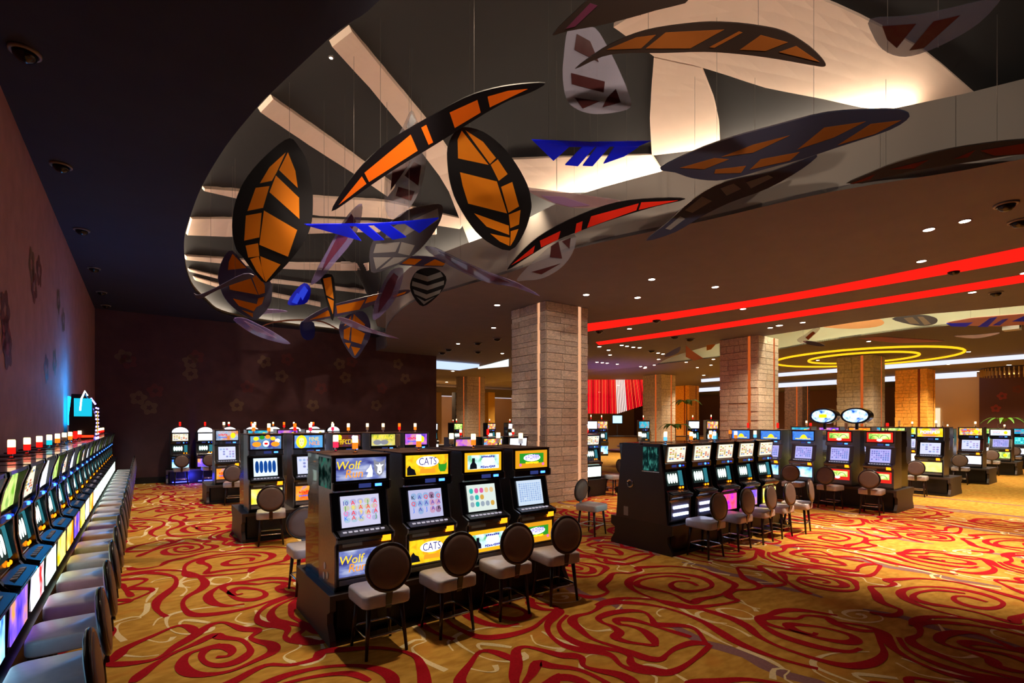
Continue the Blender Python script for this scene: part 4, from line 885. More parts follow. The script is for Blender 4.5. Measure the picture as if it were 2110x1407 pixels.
for k, (yy, lab) in enumerate([(5.35, 'oval blue-white cabinet topper on the back of the arc sign bank'), (6.15, 'oval blue-white topper with yellow centre beside its twin')]):
    o = thing('oval_topper', lab, 'sign', (15.75, yy, 2.0))
    obj('post', MB().box((-.03, -.03, 0), (.03, .03, .2)).mesh('post', DKMET), o)
    ell = lambda a, b, n=24: [(a * math.cos(2 * math.pi * i / n), .38 + b * math.sin(2 * math.pi * i / n)) for i in range(n)]
    sh = MB().prism_y(ell(.36, .22), -.12, .12); sh.v = [(v[1], v[0], v[2]) for v in sh.v]; obj('shell', sh.mesh('shell', BLACK), o)
    fa = MB().prism_y(ell(.3, .18), -.012, 0); fa.v = [(v[1], v[0], v[2]) for v in fa.v]; obj('face_print', fa.mesh('face_print', OV), o, (-.12, 0, 0))
    mb = MB().prism_y([(x * .5, z) for x, z in [(-.2, .33), (.2, .33), (.2, .43), (-.2, .43)]], -.008, 0); mb.v = [(v[1], v[0], v[2]) for v in mb.v]; obj('centre_print', mb.mesh('centre_print', WHT if k == 0 else YELT), o, (-.133, 0, 0))
for X, n, hs, sgs in ((19.1, 5, 1.1, ['pomp', 'green', 'orange', 'violet', 'teal']), (23.95, 4, 1.08, ['multi', 'pale', 'green', 'teal']), (28.9, 3, 1.0, ['pale', 'multi', 'teal']), (33.5, 2, 1.0, ['teal', 'green'])):
    plinth(X, 4.1, X + 1.3, 4.1 + .95 * n + .1, .55, 'dark base of the slot bank led by the ' + {19.1: 'yellow sign', 23.95: 'white reel', 28.9: 'white-topped lavender screen', 33.5: 'teal screen'}[X] + ' machine', turn=True)
    for k in range(n):
        y = 4.62 + .93 * k
        nm = {19.1: 'yellow sign in white lettering', 23.95: 'many-coloured sign and white belly', 28.9: 'white sign and lavender screen', 33.5: 'teal screen'}[X]
        lab = ('slot machine with %s at the near end of its bank' % nm) if k == 0 else ('slot machine with %s sign in the bank of the %s machine' % (sgs[k], {19.1: 'yellow lettered', 23.95: 'white reel', 28.9: 'white-topped', 33.5: 'teal screen'}[X]))
        machine('A', X + .36, y, .55, -PI2, lab, sgs[k], {19.1: 'white', 23.95: 'white', 28.9: 'lav', 33.5: 'aqua'}[X], {19.1: 'yellow', 23.95: 'white', 28.9: 'green', 33.5: 'white'}[X], ('clear', 'clear') if k % 2 else ('white', 'clear'), hs=hs, W=.7)
    chair(X - .5, 4.75, -PI2 + .1, 'round-backed slot chair at the machine with ' + {19.1: 'yellow lettered sign', 23.95: 'many-coloured sign', 28.9: 'white sign and lavender screen', 33.5: 'teal screen'}[X])
# ================================================================== HANGING LEAVES
def c1(l): return [(350 + x / 2.6375, y / 2.6375) for x, y in l]
def c2(l): return [(350 + x / 2.6375, 380 + y / 2.6375) for x, y in l]
def c3(l): return [(1050 + x / 1.9906, y / 1.9906) for x, y in l]
FRD = mat('leaf_frame_dark', '#0d090d', .6, spec=.15); FRP = mat('leaf_frame_purple', '#3a3458', .4); FRG = mat('leaf_frame_grey', '#3a3840', .4); FRB = mat('leaf_frame_brown', '#2a201c', .4); FRS = mat('leaf_frame_slate', '#2c3044', .35, coat=.2)
PO = mat('pane_orange', '#ff9418', .6, trans=.35, noise=.06, nscale=1.5, spec=.15); PR = mat('pane_red_orange', '#ff7414', .6, trans=.35, spec=.15); PRED = mat('pane_red', '#ff3420', .6, trans=.35, spec=.15); PA = mat('pane_amber', '#a05c28', .25, trans=.4, noise=.15, nscale=2)
PB = mat('pane_blue', '#1226f0', .25, trans=.35); PM = mat('pane_maroon', '#3a1414', .2, coat=.4); PG = mat('pane_grey', '#8a8684', .3, trans=.3); PPU = mat('pane_plum', '#5a2a40', .15, coat=.6); PMAU = mat('pane_mauve', '#8a6a90', .2, coat=.5)
CLR = clear('acrylic_clear', '#8a8288', .32); CLP = clear('acrylic_lilac', '#7a6a9a', .55); CLPK = clear('acrylic_pink', '#a8868a', .6)
WIRE = mat('wire', '#6a6460', .4, .6)
REC = [(p.x, p.y) for p in n2 + f2[1:]]
def in_recess(p):
    c = False; n = len(REC)
    for i in range(n):
        (x0, y0), (x1, y1) = REC[i], REC[(i + 1) % n]
        if (y0 > p.y) != (y1 > p.y) and p.x < (x1 - x0) * (p.y - y0) / (y1 - y0) + x0: c = not c
    return c
def leaf(label, outline, panes, depth, frame, pane, tilt=(0, 0), th=.03, wires=2, per=3, cat='hanging leaf', name='hanging_leaf', pmats=None, smooth=True):
    cx = sum(p[0] for p in outline) / len(outline); cy = sum(p[1] for p in outline) / len(outline)
    c0 = atd(cx, cy, depth); n = (-(ray(cx, cy)).normalized() + RT * tilt[0] + UP * tilt[1]).normalized()
    def pl(x, y): d = ray(x, y); t = (c0 - CAM).dot(n) / d.dot(n); return CAM + d * t - c0
    t = thing(name, label, cat, c0)
    o2 = [Vector((p[0], p[1], 0)) for p in outline]
    if smooth: o2 = crom(o2, per, True)
    pts = [pl(p.x, p.y) for p in o2]
    if frame: obj('frame', MB().slab(pts, n, th).mesh('frame', frame), t)
    for i, q in enumerate(panes):
        obj('pane', MB().slab([pl(x, y) for x, y in q], n, th + .012).mesh('pane', (pmats[i] if pmats else pane)), t)
    tops = sorted(pts, key=lambda p: -p.z)
    xs = sorted(pts, key=lambda p: p.dot(RT)); L = xs[-1].dot(RT) - xs[0].dot(RT)
    picks = [tops[0]] if wires == 1 else ([min(pts, key=lambda p: abs(p.dot(RT) - (xs[0].dot(RT) + f * L)) - .02 * p.z) for f in (.3, .7)] if wires == 2 else [])
    for p in picks:
        wp = c0 + p; h = BVH.ray_cast(wp + Vector((0, 0, .01)), Vector((0, 0, 1)))
        top = h[0].z if (h[0] and depth <= 16.3) else (6.6 if in_recess(wp) else ZS)
        if top - wp.z > .05: obj('wire', MB().tube([p - Vector((0, 0, .01)), p + Vector((0, 0, top - wp.z + .02))], .0025, 4).mesh('wire', WIRE), t)
    return t
leaf('large upright orange leaf with black-plum frame nearest the dark ceiling rim',
 c1([(650, 752), (560, 810), (450, 920), (380, 1030), (345, 1150), (340, 1260)]) + c2([(360, 350), (400, 400), (460, 480), (520, 535), (600, 470), (680, 380), (740, 290), (770, 200), (776, 80)]) + c1([(770, 1020), (745, 880), (700, 800)]),
 [c1([(628, 830), (540, 910), (488, 997), (553, 983), (580, 935)]), c1([(465, 1022), (540, 1012), (505, 1130), (420, 1147)]), c1([(412, 1172), (497, 1157), (485, 1290), (403, 1308)]), c1([(410, 1335), (478, 1322), (485, 1392), (425, 1400)]), c2([(435, 405), (482, 392), (515, 525), (470, 470)]),
  c1([(640, 830), (680, 930), (693, 1022), (592, 925)]), c1([(575, 955), (700, 1075), (702, 1190), (540, 1045)]), c1([(510, 1145), (690, 1250), (640, 1395), (485, 1330)]), c2([(490, 390), (600, 435), (520, 530), (497, 450)])], 7.6, FRD, PO, (.2, .1), .04, 1)
leaf('long curved orange leaf with dark frame sweeping over the upright orange leaves',
 c1([(880, 1145), (950, 1020), (1050, 890), (1200, 760), (1400, 640), (1600, 530), (1750, 480), (1900, 455), (2040, 450), (1960, 500), (1850, 540), (1720, 610), (1560, 710), (1400, 810), (1250, 900), (1100, 1000), (1000, 1070)]),
 [c1([(920, 1110), (1045, 955), (1070, 995), (960, 1080)]), c1([(1060, 935), (1310, 728), (1348, 815), (1085, 985)]), c1([(1368, 690), (1395, 675), (1432, 770), (1408, 783)]), c1([(1522, 608), (1672, 540), (1690, 608), (1550, 692)]), c1([(1728, 522), (1840, 490), (1945, 480), (1740, 580)])], 6.6, FRD, PR, (-.2, -.5), .04)
leaf('upright orange leaf with slate-purple frame hanging below the long curved one',
 c1([(1600, 690), (1545, 720), (1510, 800), (1510, 900), (1525, 1000), (1560, 1100), (1640, 1230), (1720, 1310), (1845, 1360), (1920, 1270), (1960, 1150), (1960, 1080), (1940, 1000), (1880, 890), (1800, 790), (1700, 715)]),
 [c1([(1585, 710), (1730, 895), (1565, 860), (1562, 760)]), c1([(1575, 935), (1775, 985), (1830, 1158), (1620, 1105), (1590, 1010)]), c1([(1652, 1158), (1840, 1225), (1842, 1275), (1720, 1230)]), c1([(1740, 1268), (1845, 1290), (1843, 1335), (1790, 1310)]), c1([(1605, 708), (1700, 770), (1770, 858), (1738, 890)]), c1([(1742, 895), (1780, 865), (1833, 945), (1785, 982)]), c1([(1798, 1015), (1858, 988), (1895, 1120), (1838, 1155)]), c1([(1840, 1165), (1903, 1140), (1895, 1218), (1848, 1238)]), c1([(1850, 1255), (1892, 1243), (1870, 1300), (1848, 1335)])], 7.2, FRD, PO, (.25, -.1), .04, 1)
leaf('clear teardrop leaf with maroon pieces behind the long curved orange leaf',
 c1([(1312, 600), (1345, 660), (1385, 760), (1392, 880), (1370, 1000), (1310, 1120), (1220, 1190), (1175, 1150), (1165, 1020), (1180, 900), (1220, 780), (1270, 680)]),
 [c1([(1285, 690), (1312, 615), (1338, 660), (1300, 710)]), c1([(1210, 900), (1315, 870), (1200, 1035)]), c1([(1325, 880), (1365, 900), (1350, 1010), (1275, 955)]), c1([(1240, 1015), (1330, 1040), (1310, 1090), (1225, 1065)])], 7.8, CLR, PM, (.1, .1), .03, 1)
def spar(label, sp, blades, depth, m, tilt=(0, 0), fm=None):
    return leaf(label, sp, blades, depth, fm or m, m, tilt, .02, 2, smooth=False)
spar('blue comb-shaped leaf with slanted blades in front of the grey leaf', c2([(730, 215), (1100, 211), (1300, 198), (1460, 180), (1440, 195), (1300, 212), (1000, 226)]), [c2([(740, 220), (970, 222), (1040, 305), (900, 265)]), c2([(1010, 225), (1075, 222), (1165, 300), (1110, 303)]), c2([(1110, 222), (1190, 215), (1285, 285), (1210, 297)]), c2([(1265, 205), (1460, 182), (1355, 262)])], 7.4, PB, (.1, -.6))
leaf('grey glass leaf with dark veins behind the blue comb leaf', c2([(1475, 110), (1478, 170), (1440, 250), (1360, 350), (1250, 430), (1110, 480), (1090, 440), (1085, 370), (1110, 300), (1180, 220), (1290, 140), (1400, 112)]),
 [c2([(1120, 322), (1250, 312), (1225, 365), (1105, 372)]), c2([(1258, 312), (1330, 330), (1300, 385), (1240, 372)]), c2([(1105, 395), (1200, 395), (1120, 460)]), c2([(1320, 190), (1455, 130), (1462, 190), (1390, 235)]), c2([(1180, 250), (1280, 190), (1340, 240), (1260, 290), (1170, 290)]), c2([(1215, 395), (1290, 395), (1240, 425), (1140, 460)])], 9.0, FRG, PG, (.2, -.2))
leaf('narrow plum and opal glass leaf standing on edge beside the blue comb leaf', c2([(1043, 105), (1035, 200), (990, 310), (900, 420), (820, 510), (765, 545), (800, 460), (860, 350), (930, 220), (990, 140)]), [c2([(985, 160), (1010, 200), (960, 300), (880, 400), (820, 480), (850, 400), (920, 260)])], 8.6, CLP, PPU, (.3, 0))
leaf('long thin plum leaf reaching toward the wide stone column', c2([(1385, 338), (1450, 345), (1560, 400), (1740, 480), (1880, 530), (2010, 605), (1870, 555), (1730, 532), (1580, 470), (1440, 390)]), [c2([(1460, 360), (1560, 410), (1740, 490), (1850, 530), (1720, 522), (1580, 460)])], 9.5, CLP, PPU, (0, -.5))
leaf('small round grey leaf with dark chevron stripes', c2([(1360, 460), (1440, 455), (1500, 500), (1490, 560), (1440, 620), (1375, 662), (1330, 620), (1305, 560), (1320, 500)]),
 [c2([(1335, 480), (1400, 500), (1470, 475), (1485, 500), (1400, 528), (1322, 505)]), c2([(1318, 525), (1400, 550), (1490, 522), (1488, 545), (1400, 575), (1315, 550)]), c2([(1322, 570), (1395, 598), (1475, 570), (1465, 592), (1392, 622), (1330, 595)]), c2([(1340, 610), (1385, 635), (1440, 610), (1380, 652)])], 12, FRD, PG, (.1, 0), .03, 1)
leaf('small orange blade-shaped leaf pointing straight down', c2([(820, 500), (880, 490), (897, 560), (900, 640), (885, 740), (860, 670), (835, 570)]), [c2([(832, 512), (875, 502), (890, 622), (850, 602)]), c2([(855, 615), (890, 632), (885, 705)])], 11, FRD, PO, (.2, 0), .025, 1)
leaf('long slanting orange and purple leaf above the small hanging orange leaf', c2([(720, 745), (800, 690), (900, 650), (1060, 610), (1200, 580), (1300, 572), (1290, 592), (1200, 622), (1100, 655), (1000, 692), (880, 722), (780, 742)]), [c2([(760, 735), (860, 682), (880, 712)]), c2([(905, 658), (1060, 625), (1030, 678), (910, 700)]), c2([(1075, 612), (1140, 595), (1120, 628), (1060, 645)]), c2([(1210, 602), (1285, 580), (1275, 592), (1220, 612)])], 13, FRP, PO, (0, -.5))
leaf('orange striped leaf section seen behind the grey leaf tip', c2([(1240, 430), (1300, 390), (1440, 395), (1530, 430), (1520, 445), (1400, 445), (1300, 440)]), [c2([(1260, 428), (1300, 400), (1370, 405), (1330, 435)]), c2([(1380, 438), (1440, 405), (1500, 430), (1480, 440)])], 12.5, FRP, PO, (0, -.5))
leaf('plum glass leaf on edge between orange slanting leaf and round grey leaf', c2([(1265, 455), (1260, 530), (1220, 630), (1150, 710), (1105, 735), (1110, 660), (1150, 560), (1200, 470)]), [c2([(1215, 480), (1240, 500), (1200, 610), (1130, 700), (1140, 620), (1180, 530)])], 11.5, CLP, PPU, (.3, 0))
leaf('orange leaf with purple frame tucked under the largest orange leaf', c2([(340, 360), (420, 450), (540, 520), (555, 590), (540, 660), (490, 720), (455, 735), (370, 690), (300, 620), (270, 550), (262, 490), (290, 400)]),
 [c2([(340, 378), (415, 455), (315, 465), (320, 420)]), c2([(320, 540), (430, 490), (478, 600), (325, 572)]), c2([(342, 620), (478, 652), (455, 690), (375, 660)]), c2([(390, 682), (450, 700), (450, 722)]), c2([(440, 490), (490, 500), (515, 550), (515, 590), (482, 600)]), c2([(480, 618), (512, 610), (500, 650), (468, 668)])], 9.8, FRP, PO, (.15, .1), .035, 1)
leaf('thin dark branch-like leaf crossing the purple framed orange leaf', c2([(130, 590), (160, 600), (250, 560), (400, 485), (460, 500), (380, 528), (260, 572), (160, 622)]), [], 9.3, FRP, PO, (0, -.4))
leaf('short thin lilac leaf behind the purple framed orange leaf', c2([(430, 690), (520, 678), (590, 680), (640, 690), (560, 698), (470, 705)]), [], 14, CLP, PO, (0, -.5), wires=1)
leaf('lilac glass leaf drooping in front of the dark wall', c2([(345, 735), (400, 725), (480, 760), (560, 800), (655, 865), (560, 850), (450, 810)]), [c2([(400, 740), (480, 775), (580, 835), (470, 800)])], 13, CLP, PMAU, (0, -.4))
leaf('small orange leaf with dark purple frame hanging lowest before the dark wall', c2([(990, 700), (1050, 690), (1085, 740), (1090, 820), (1060, 880), (1010, 945), (960, 890), (925, 820), (920, 770), (940, 730)]), [c2([(945, 790), (983, 772), (973, 848), (945, 838)]), c2([(988, 775), (1060, 810), (1040, 868), (985, 852)]), c2([(1000, 705), (1060, 760), (1052, 792), (990, 748)]), c2([(950, 860), (983, 862), (972, 895)]), c2([(985, 880), (1035, 890), (1005, 932)]), c2([(945, 770), (985, 712), (982, 755)])], 15.5, FRP, PO, (.1, .1), .03, 1)
leaf('thin mauve leaf crossing the lowest orange leaf', c2([(910, 722), (980, 735), (1080, 780), (1245, 838), (1100, 808), (980, 772)]), [], 14.8, PMAU, PO, (0, -.4))
leaf('small bright blue ribbed bundle leaf beside the orange blade', c2([(640, 650), (670, 590), (730, 535), (765, 570), (745, 640), (690, 655)]), [c2([(660, 640), (690, 590), (715, 600), (690, 650)]), c2([(700, 590), (730, 550), (750, 575), (720, 630)])], 12, PB, emis('pane_blue_glint', '#3a50ff', .6), (.2, 0), .05, 1)
leaf('dark blue drum-shaped leaf above the lowest orange leaf', c2([(715, 745), (780, 750), (782, 830), (740, 845), (712, 810)]), [], 15, mat('pane_navy', '#0a1050', .3), PB, (.2, 0), .1, 1)
leaf('thin brown arched leaf rib across the dark wall top', c2([(480, 780), (560, 745), (700, 732), (830, 742), (940, 800), (940, 806), (830, 750), (700, 740), (560, 753)]), [], 15.6, mat('rib_brown', '#8a4a20', .5), PO, (0, -.2), .03, 2)
leaf('thin tan leaf lying flat above the red leaf', c3([(65, 773), (150, 780), (300, 800), (480, 830), (360, 848), (260, 850), (160, 825)]), [c3([(130, 800), (220, 805), (330, 840), (250, 846), (180, 828)])], 7.8, CLPK, PMAU, (0, -.7))
leaf('clear teardrop leaf with maroon pieces under the arched brown leaf', c3([(240, 118), (290, 112), (350, 115), (400, 190), (450, 290), (490, 390), (495, 440), (440, 460), (350, 468), (280, 450), (235, 410), (218, 320), (222, 230)]), [c3([(275, 140), (330, 170), (365, 255), (265, 205)]), c3([(252, 300), (390, 335), (385, 380), (255, 345)]), c3([(265, 400), (370, 415), (300, 445)]), c3([(400, 400), (435, 365), (455, 420), (380, 440)])], 5.9, clear('acrylic_silver', '#9a94a4', .5), PM, (.1, .1), .03, 1)
leaf('long arched amber leaf with brown frame before the large cream panel', c3([(270, 280), (380, 200), (480, 150), (600, 115), (780, 92), (900, 92), (1020, 105), (1130, 130), (1230, 190), (1290, 250), (1290, 270), (1240, 265), (1100, 240), (950, 220), (800, 210), (620, 215), (480, 215), (380, 230)]), [c3([(400, 200), (520, 150), (600, 140), (540, 195)]), c3([(560, 195), (640, 130), (880, 118), (740, 195)]), c3([(820, 190), (940, 125), (955, 130), (840, 192)]), c3([(945, 200), (1030, 140), (1140, 170), (1050, 205)]), c3([(1105, 210), (1175, 185), (1270, 250), (1190, 230)])], 5.0, FRB, PA, (0, -.6), .035)
leaf('dark plum leaf cut by the picture top above the clear teardrop', c3([(175, 140), (270, 45), (340, -10), (560, -120), (740, -10), (600, 40), (400, 95), (240, 125)]), [c3([(230, 115), (330, 10), (360, 20), (270, 105)])], 4.2, FRB, PPU, (0, -.5))
leaf('glass and slate leaf with maroon pieces above the cream panel end', c3([(1478, 78), (1600, 68), (1730, 50), (1990, -10), (2020, -10), (1930, 90), (1800, 170), (1680, 220), (1600, 230), (1530, 200), (1490, 140)]), [c3([(1530, 105), (1670, 95), (1590, 195), (1550, 160)]), c3([(1740, 85), (1850, 60), (1700, 195), (1640, 205)])], 4.8, clear('acrylic_slate', '#5a5460', .55), PM, (-.2, -.4))
leaf('broad brown glass leaf with slate frame tilted under the cream panel', c3([(618, 688), (750, 620), (900, 565), (1100, 510), (1300, 460), (1500, 447), (1600, 450), (1640, 475), (1560, 530), (1350, 600), (1200, 650), (1050, 690), (950, 720), (850, 738), (750, 728), (680, 705)]), [c3([(700, 685), (840, 645), (900, 650), (800, 690)]), c3([(845, 692), (970, 677), (950, 705), (840, 708)]), c3([(985, 692), (1030, 650), (1190, 620), (1150, 655)]), c3([(1180, 610), (1290, 520), (1460, 495), (1330, 560)]), c3([(1345, 592), (1480, 505), (1605, 490), (1500, 545)]), c3([(870, 640), (1000, 590), (1150, 552), (1000, 622)])], 6.2, FRS, PA, (0, -.7), .035)
leaf('dark slate leaf with grey panes below the broad brown leaf', c3([(560, 985), (650, 910), (760, 810), (880, 745), (1080, 700), (1260, 632), (1200, 690), (1060, 770), (900, 830), (780, 890), (680, 950)]), [c3([(720, 860), (790, 803), (830, 822), (750, 870)]), c3([(865, 770), (920, 750), (950, 772), (890, 800)]), c3([(640, 935), (700, 885), (720, 895), (660, 940)]), c3([(970, 745), (1060, 715), (1080, 725), (990, 770)])], 7.4, FRS, PG, (0, -.6), .035)
leaf('curved red leaf with dark frame before the grey fascia', c3([(-10, 1105), (60, 1020), (150, 950), (290, 880), (440, 830), (600, 812), (720, 815), (600, 845), (480, 880), (330, 930), (180, 990), (80, 1050)]), [c3([(8, 1085), (105, 1005), (98, 1035)]), c3([(125, 985), (210, 945), (200, 980), (130, 1012)]), c3([(275, 915), (300, 905), (295, 942), (268, 955)]), c3([(335, 885), (530, 832), (520, 860), (318, 932)]), c3([(540, 828), (690, 820), (530, 858)])], 7.8, FRD, PRED, (-.1, -.5), .035)
leaf('clear leaf with maroon pieces hanging under the red leaf', c3([(265, 960), (265, 1020), (220, 1090), (140, 1140), (60, 1150), (30, 1145), (100, 1070), (180, 1000)]), [c3([(170, 1010), (200, 990), (215, 1060), (165, 1055)]), c3([(90, 1115), (210, 1080), (130, 1125)]), c3([(215, 990), (250, 975), (245, 1020)])], 8.2, CLR, PM, (.1, 0), .03, 1)
leaf('long brown leaf with red-brown panes along the soffit edge', c3([(1270, 798), (1450, 720), (1600, 660), (1800, 610), (2000, 580), (2120, 570), (2250, 562), (2250, 640), (2110, 630), (1900, 660), (1650, 700), (1500, 735), (1380, 770)]), [c3([(1340, 772), (1500, 712), (1480, 732)]), c3([(1560, 692), (1720, 652), (1660, 688)]), c3([(1820, 650), (1910, 612), (1880, 642)]), c3([(1930, 615), (2110, 585), (2150, 625), (1990, 635)])], 6.4, FRB, mat('pane_rust', '#6a2414', .25, coat=.3, trans=.2), (0, -.6), .035)
spar('blue comb-shaped leaf with short blades before the bright cream panel', c3([(90, 572), (330, 582), (580, 577), (530, 598), (330, 602), (160, 600)]), [c3([(95, 575), (160, 585), (245, 600), (180, 658)]), c3([(300, 600), (350, 600), (280, 680), (228, 675)]), c3([(360, 600), (410, 600), (340, 680), (300, 678)]), c3([(430, 600), (530, 600), (470, 640), (385, 670)])], 6.8, PB, (.1, -.6))
# far leaves under the second recess
leaf('grey ribbed leaf hanging below the narrow far recess', [(1838, 657), (1870, 650), (1905, 649), (1930, 656), (1928, 666), (1905, 671), (1875, 668)], [[(1862, 655), (1880, 653), (1895, 667), (1875, 666)], [(1890, 652), (1902, 652), (1918, 667), (1905, 669)]], 17, FRG, mat('pane_bark', '#6a5a4c', .4), (0, -.4))
spar('blue comb leaf with pink backing below the far recess', [(1950, 664), (2000, 655), (2060, 650), (2120, 645), (2120, 668), (2060, 672), (2000, 671)], [[(1950, 666), (2005, 664), (1990, 673), (1960, 672)], [(2040, 655), (2055, 653), (2035, 673), (2015, 673)], [(2065, 658), (2078, 656), (2060, 670), (2045, 670)], [(2085, 662), (2120, 646), (2120, 662)]], 15, PB, (0, -.5), mat('pane_pink', '#b0706a', .4))
leaf('long thin pink leaf hanging flat under the far brown ceiling', [(1742, 692), (1800, 693), (1870, 697), (1945, 702), (1900, 705), (1850, 706), (1790, 700)], [], 19, mat('pane_pink'), PO, (0, -.6), .04)
leaf('thin curved tan leaf near the ceiling projector box', [(1965, 692), (2010, 690), (2060, 685), (2040, 692), (2005, 697)], [], 17, CLPK, PO, (0, -.4), .03, 1)
leaf('striped tan leaf beside the orange strip stone column', [(1642, 700), (1660, 688), (1680, 675), (1690, 677), (1672, 695), (1655, 707)], [[(1660, 695), (1675, 683), (1680, 686), (1665, 700)]], 16, CLR, PA, (0, -.3), .03, 1)
leaf('short grey leaf pointing right beside the striped tan leaf', [(1655, 702), (1680, 704), (1700, 712), (1685, 713), (1662, 708)], [], 17.2, FRG, PA, (0, -.3), .03, 1)
leaf('pale blue leaf under the far recess by the light curtain', [(1368, 733), (1385, 722), (1402, 714), (1398, 726), (1380, 734)], [], 21, mat('pane_pale_blue', '#8a9ac8', .4, trans=.3), PB, (0, -.2), .03, 1)
leaf('peach triangular leaf beside the pale blue far leaf', [(1413, 711), (1425, 722), (1449, 738), (1430, 743), (1413, 735)], [], 20, mat('pane_peach', '#d8a070', .4, trans=.3), PO, (0, -.2), .03, 1, smooth=False)
leaf('small gold leaf tucked against the stone column top', [(1456, 711), (1475, 709), (1465, 720), (1456, 722)], [], 19.5, mat('pane_gold', '#d89a30', .4, trans=.3), PO, (0, -.2), .03, 1, smooth=False)
leaf('peach-orange glowing leaf below the narrow far recess', [(1690, 672), (1740, 662), (1800, 655), (1822, 664), (1805, 673), (1750, 677)], [], 17.5, mat('pane_peach'), PO, (0, -.4), .04)
# ================================================================== CEILING FIXTURES
TRIM = mat('fixture_trim', '#7a6e68', .4); DOMEB = mat('fixture_black', '#08080a', .2); LENS = emis('downlight_lens', '#fff0dc', 16)
def downlight(x, y, z, label, group, r=.09, power=0, color='#ffdcae', blend=.6, ang=70):
    t = thing('recessed_downlight', label, 'downlight', (x, y, z), 0, group)
    obj('trim_ring', cached(('dlr', r), lambda: MB().tube([(r * math.cos(2 * math.pi * k / 20), r * math.sin(2 * math.pi * k / 20), 0) for k in range(20)], .012, 6, True).mesh('trim_ring', TRIM, True)), t)
    obj('lens', cached(('dll', r), lambda: MB().lathe([(r * .95, -.004), (r * .9, -.01)], 20).mesh('lens', LENS)), t)
    if power:
        l = light('SPOT', 'downlight_spot', (x, y, z - .05), power * SPOT, color, spot_size=math.radians(ang), spot_blend=blend, shadow_soft_size=.1)
    return t
def ceiling_speaker(x, y, z, label, group, r=.13):
    t = thing('ceiling_fixture', label, 'fixture', (x, y, z), 0, group)
    obj('trim_ring', cached(('csr', r), lambda: MB().lathe([(r * 1.15, 0), (r * 1.12, -.025), (r * .9, -.03), (r * .88, 0)], 24).mesh('trim_ring', TRIM, True)), t)
    obj('black_dome', cached(('csd', r), lambda: MB().lathe([(r * .86, -.01), (r * .8, -.06), (r * .5, -.1), (r * .1, -.115)], 20).mesh('black_dome', DOMEB, True)), t)
    return t
for y in (8.0 * .907, 11.2 * .905, 14.68 * .905, 18.15 * .905, 21.3 * .905, 21.4): 
    ceiling_speaker(-1.0, y, ZL, 'dark round fixture with pale ring on the ceiling by the left wall', 'fixtures along the left wall ceiling', .12)
for (x, y) in [(2073, 420), (2100, 455), (1965, 557), (2052, 602), (1235, 681), (1353, 658), (1390, 693), (1422, 698), (1025, 697), (985, 706), (925, 719), (985, 724), (912, 726), (1343, 722)]:
    p = atz(x, y, ZS); ceiling_speaker(p.x, p.y, ZS, 'dark round camera dome on the brown soffit', 'camera domes on the brown soffit', .13 if y < 610 else .16)
DL = [(1343, 575), (1988, 455), (2112, 562), (1531, 636), (1017, 675), (944, 708), (1035, 728), (1297, 677), (1587, 675), (1790, 703), (1414, 746), (1348, 752), (1235, 714), (1254, 721), (1281, 711), (1292, 713), (1305, 715), (1318, 716), (1257, 731), (1230, 746), (1241, 747), (1251, 748), (1272, 750), (1320, 755), (1330, 756), (1356, 727), (1366, 729), (1357, 740), (1437, 757), (1465, 752), (1470, 740), (1685, 742), (2015, 765), (2000, 770)]
for i, (x, y) in enumerate(DL):
    p = atz(x, y, ZS); downlight(p.x, p.y, ZS, 'small round downlight glowing in the brown soffit', 'downlights in the brown soffit', .08 if i < 2 else .085 if i < 12 else .09)
# downlights out of sight overhead that light the carpet and the banks
for (x, y, pw, ang) in [(8.2, 3.0, 0, 60), (10.8, 2.6, 2300, 74), (12.8, 3.2, 900, 60), (11.2, 6.8, 500, 60), (16.9, 3.2, 1100, 70), (13.0, 9.0, 700, 80), (17.5, 7.5, 500, 70), (18.3, 1.6, 1000, 80), (26.3, 3.4, 900, 80), (10.5, 8.6, 600, 50), (9.2, 9.2, 250, 45), (8.0, 11.5, 250, 45), (31, 6, 900, 90)]:
    if pw: downlight(x, y, ZS, 'small round downlight glowing in the brown soffit', 'downlights in the brown soffit', .085, pw, '#ffe6c6', 1., ang)
# spots added on the dome skin to light the carpet below
for (x, y, pw, ang) in [(3.4, 5.0, 560, 62), (2.2, 7.4, 620, 60), (2.2, 11.0, 800, 70), (2.3, 14.5, 800, 80), (2.6, 18.5, 900, 80), (6.3, 8.0, 700, 60), (4.5, 13.5, 500, 80)]:
    h = BVH.ray_cast(Vector((x, y, 5)), Vector((0, 0, 1))); z = h[0].z - .02
    downlight(x, y, z, 'small added downlight set in the dark dome among the leaves', 'added downlights in the dome', .03, pw, '#ffe6c6', .7, ang)
# out-of-view spots added on the near recess rim to brighten the leaves
def accent(x, y, tx, ty, tz, pw, label, ang=60):
    t = thing('added_leaf_spot', label, 'spotlight', (x, y, ZL), 0, 'spotlights added on the recess rim')
    obj('stem', MB().tube([(0, 0, 0), (0, 0, -.1)], .012, 6).mesh('stem', DOMEB), t)
    d = Vector((tx, ty, tz)) - Vector((x, y, ZL - .15)); q = d.to_track_quat('-Z', 'Y')
    o = obj('can', MB().lathe([(.05, .1), (.055, .08), (.055, -.06), (.045, -.07)], 14).mesh('can', DOMEB), t, (0, 0, -.15)); o.rotation_euler = q.to_euler()
    l = light('SPOT', 'added_leaf_light', (x, y, ZL - .15), pw, '#ffe8d0', spot_size=math.radians(ang), spot_blend=.8, shadow_soft_size=.06); l.rotation_euler = q.to_euler(); l.location = Vector((x, y, ZL - .15)) + d.normalized() * .1
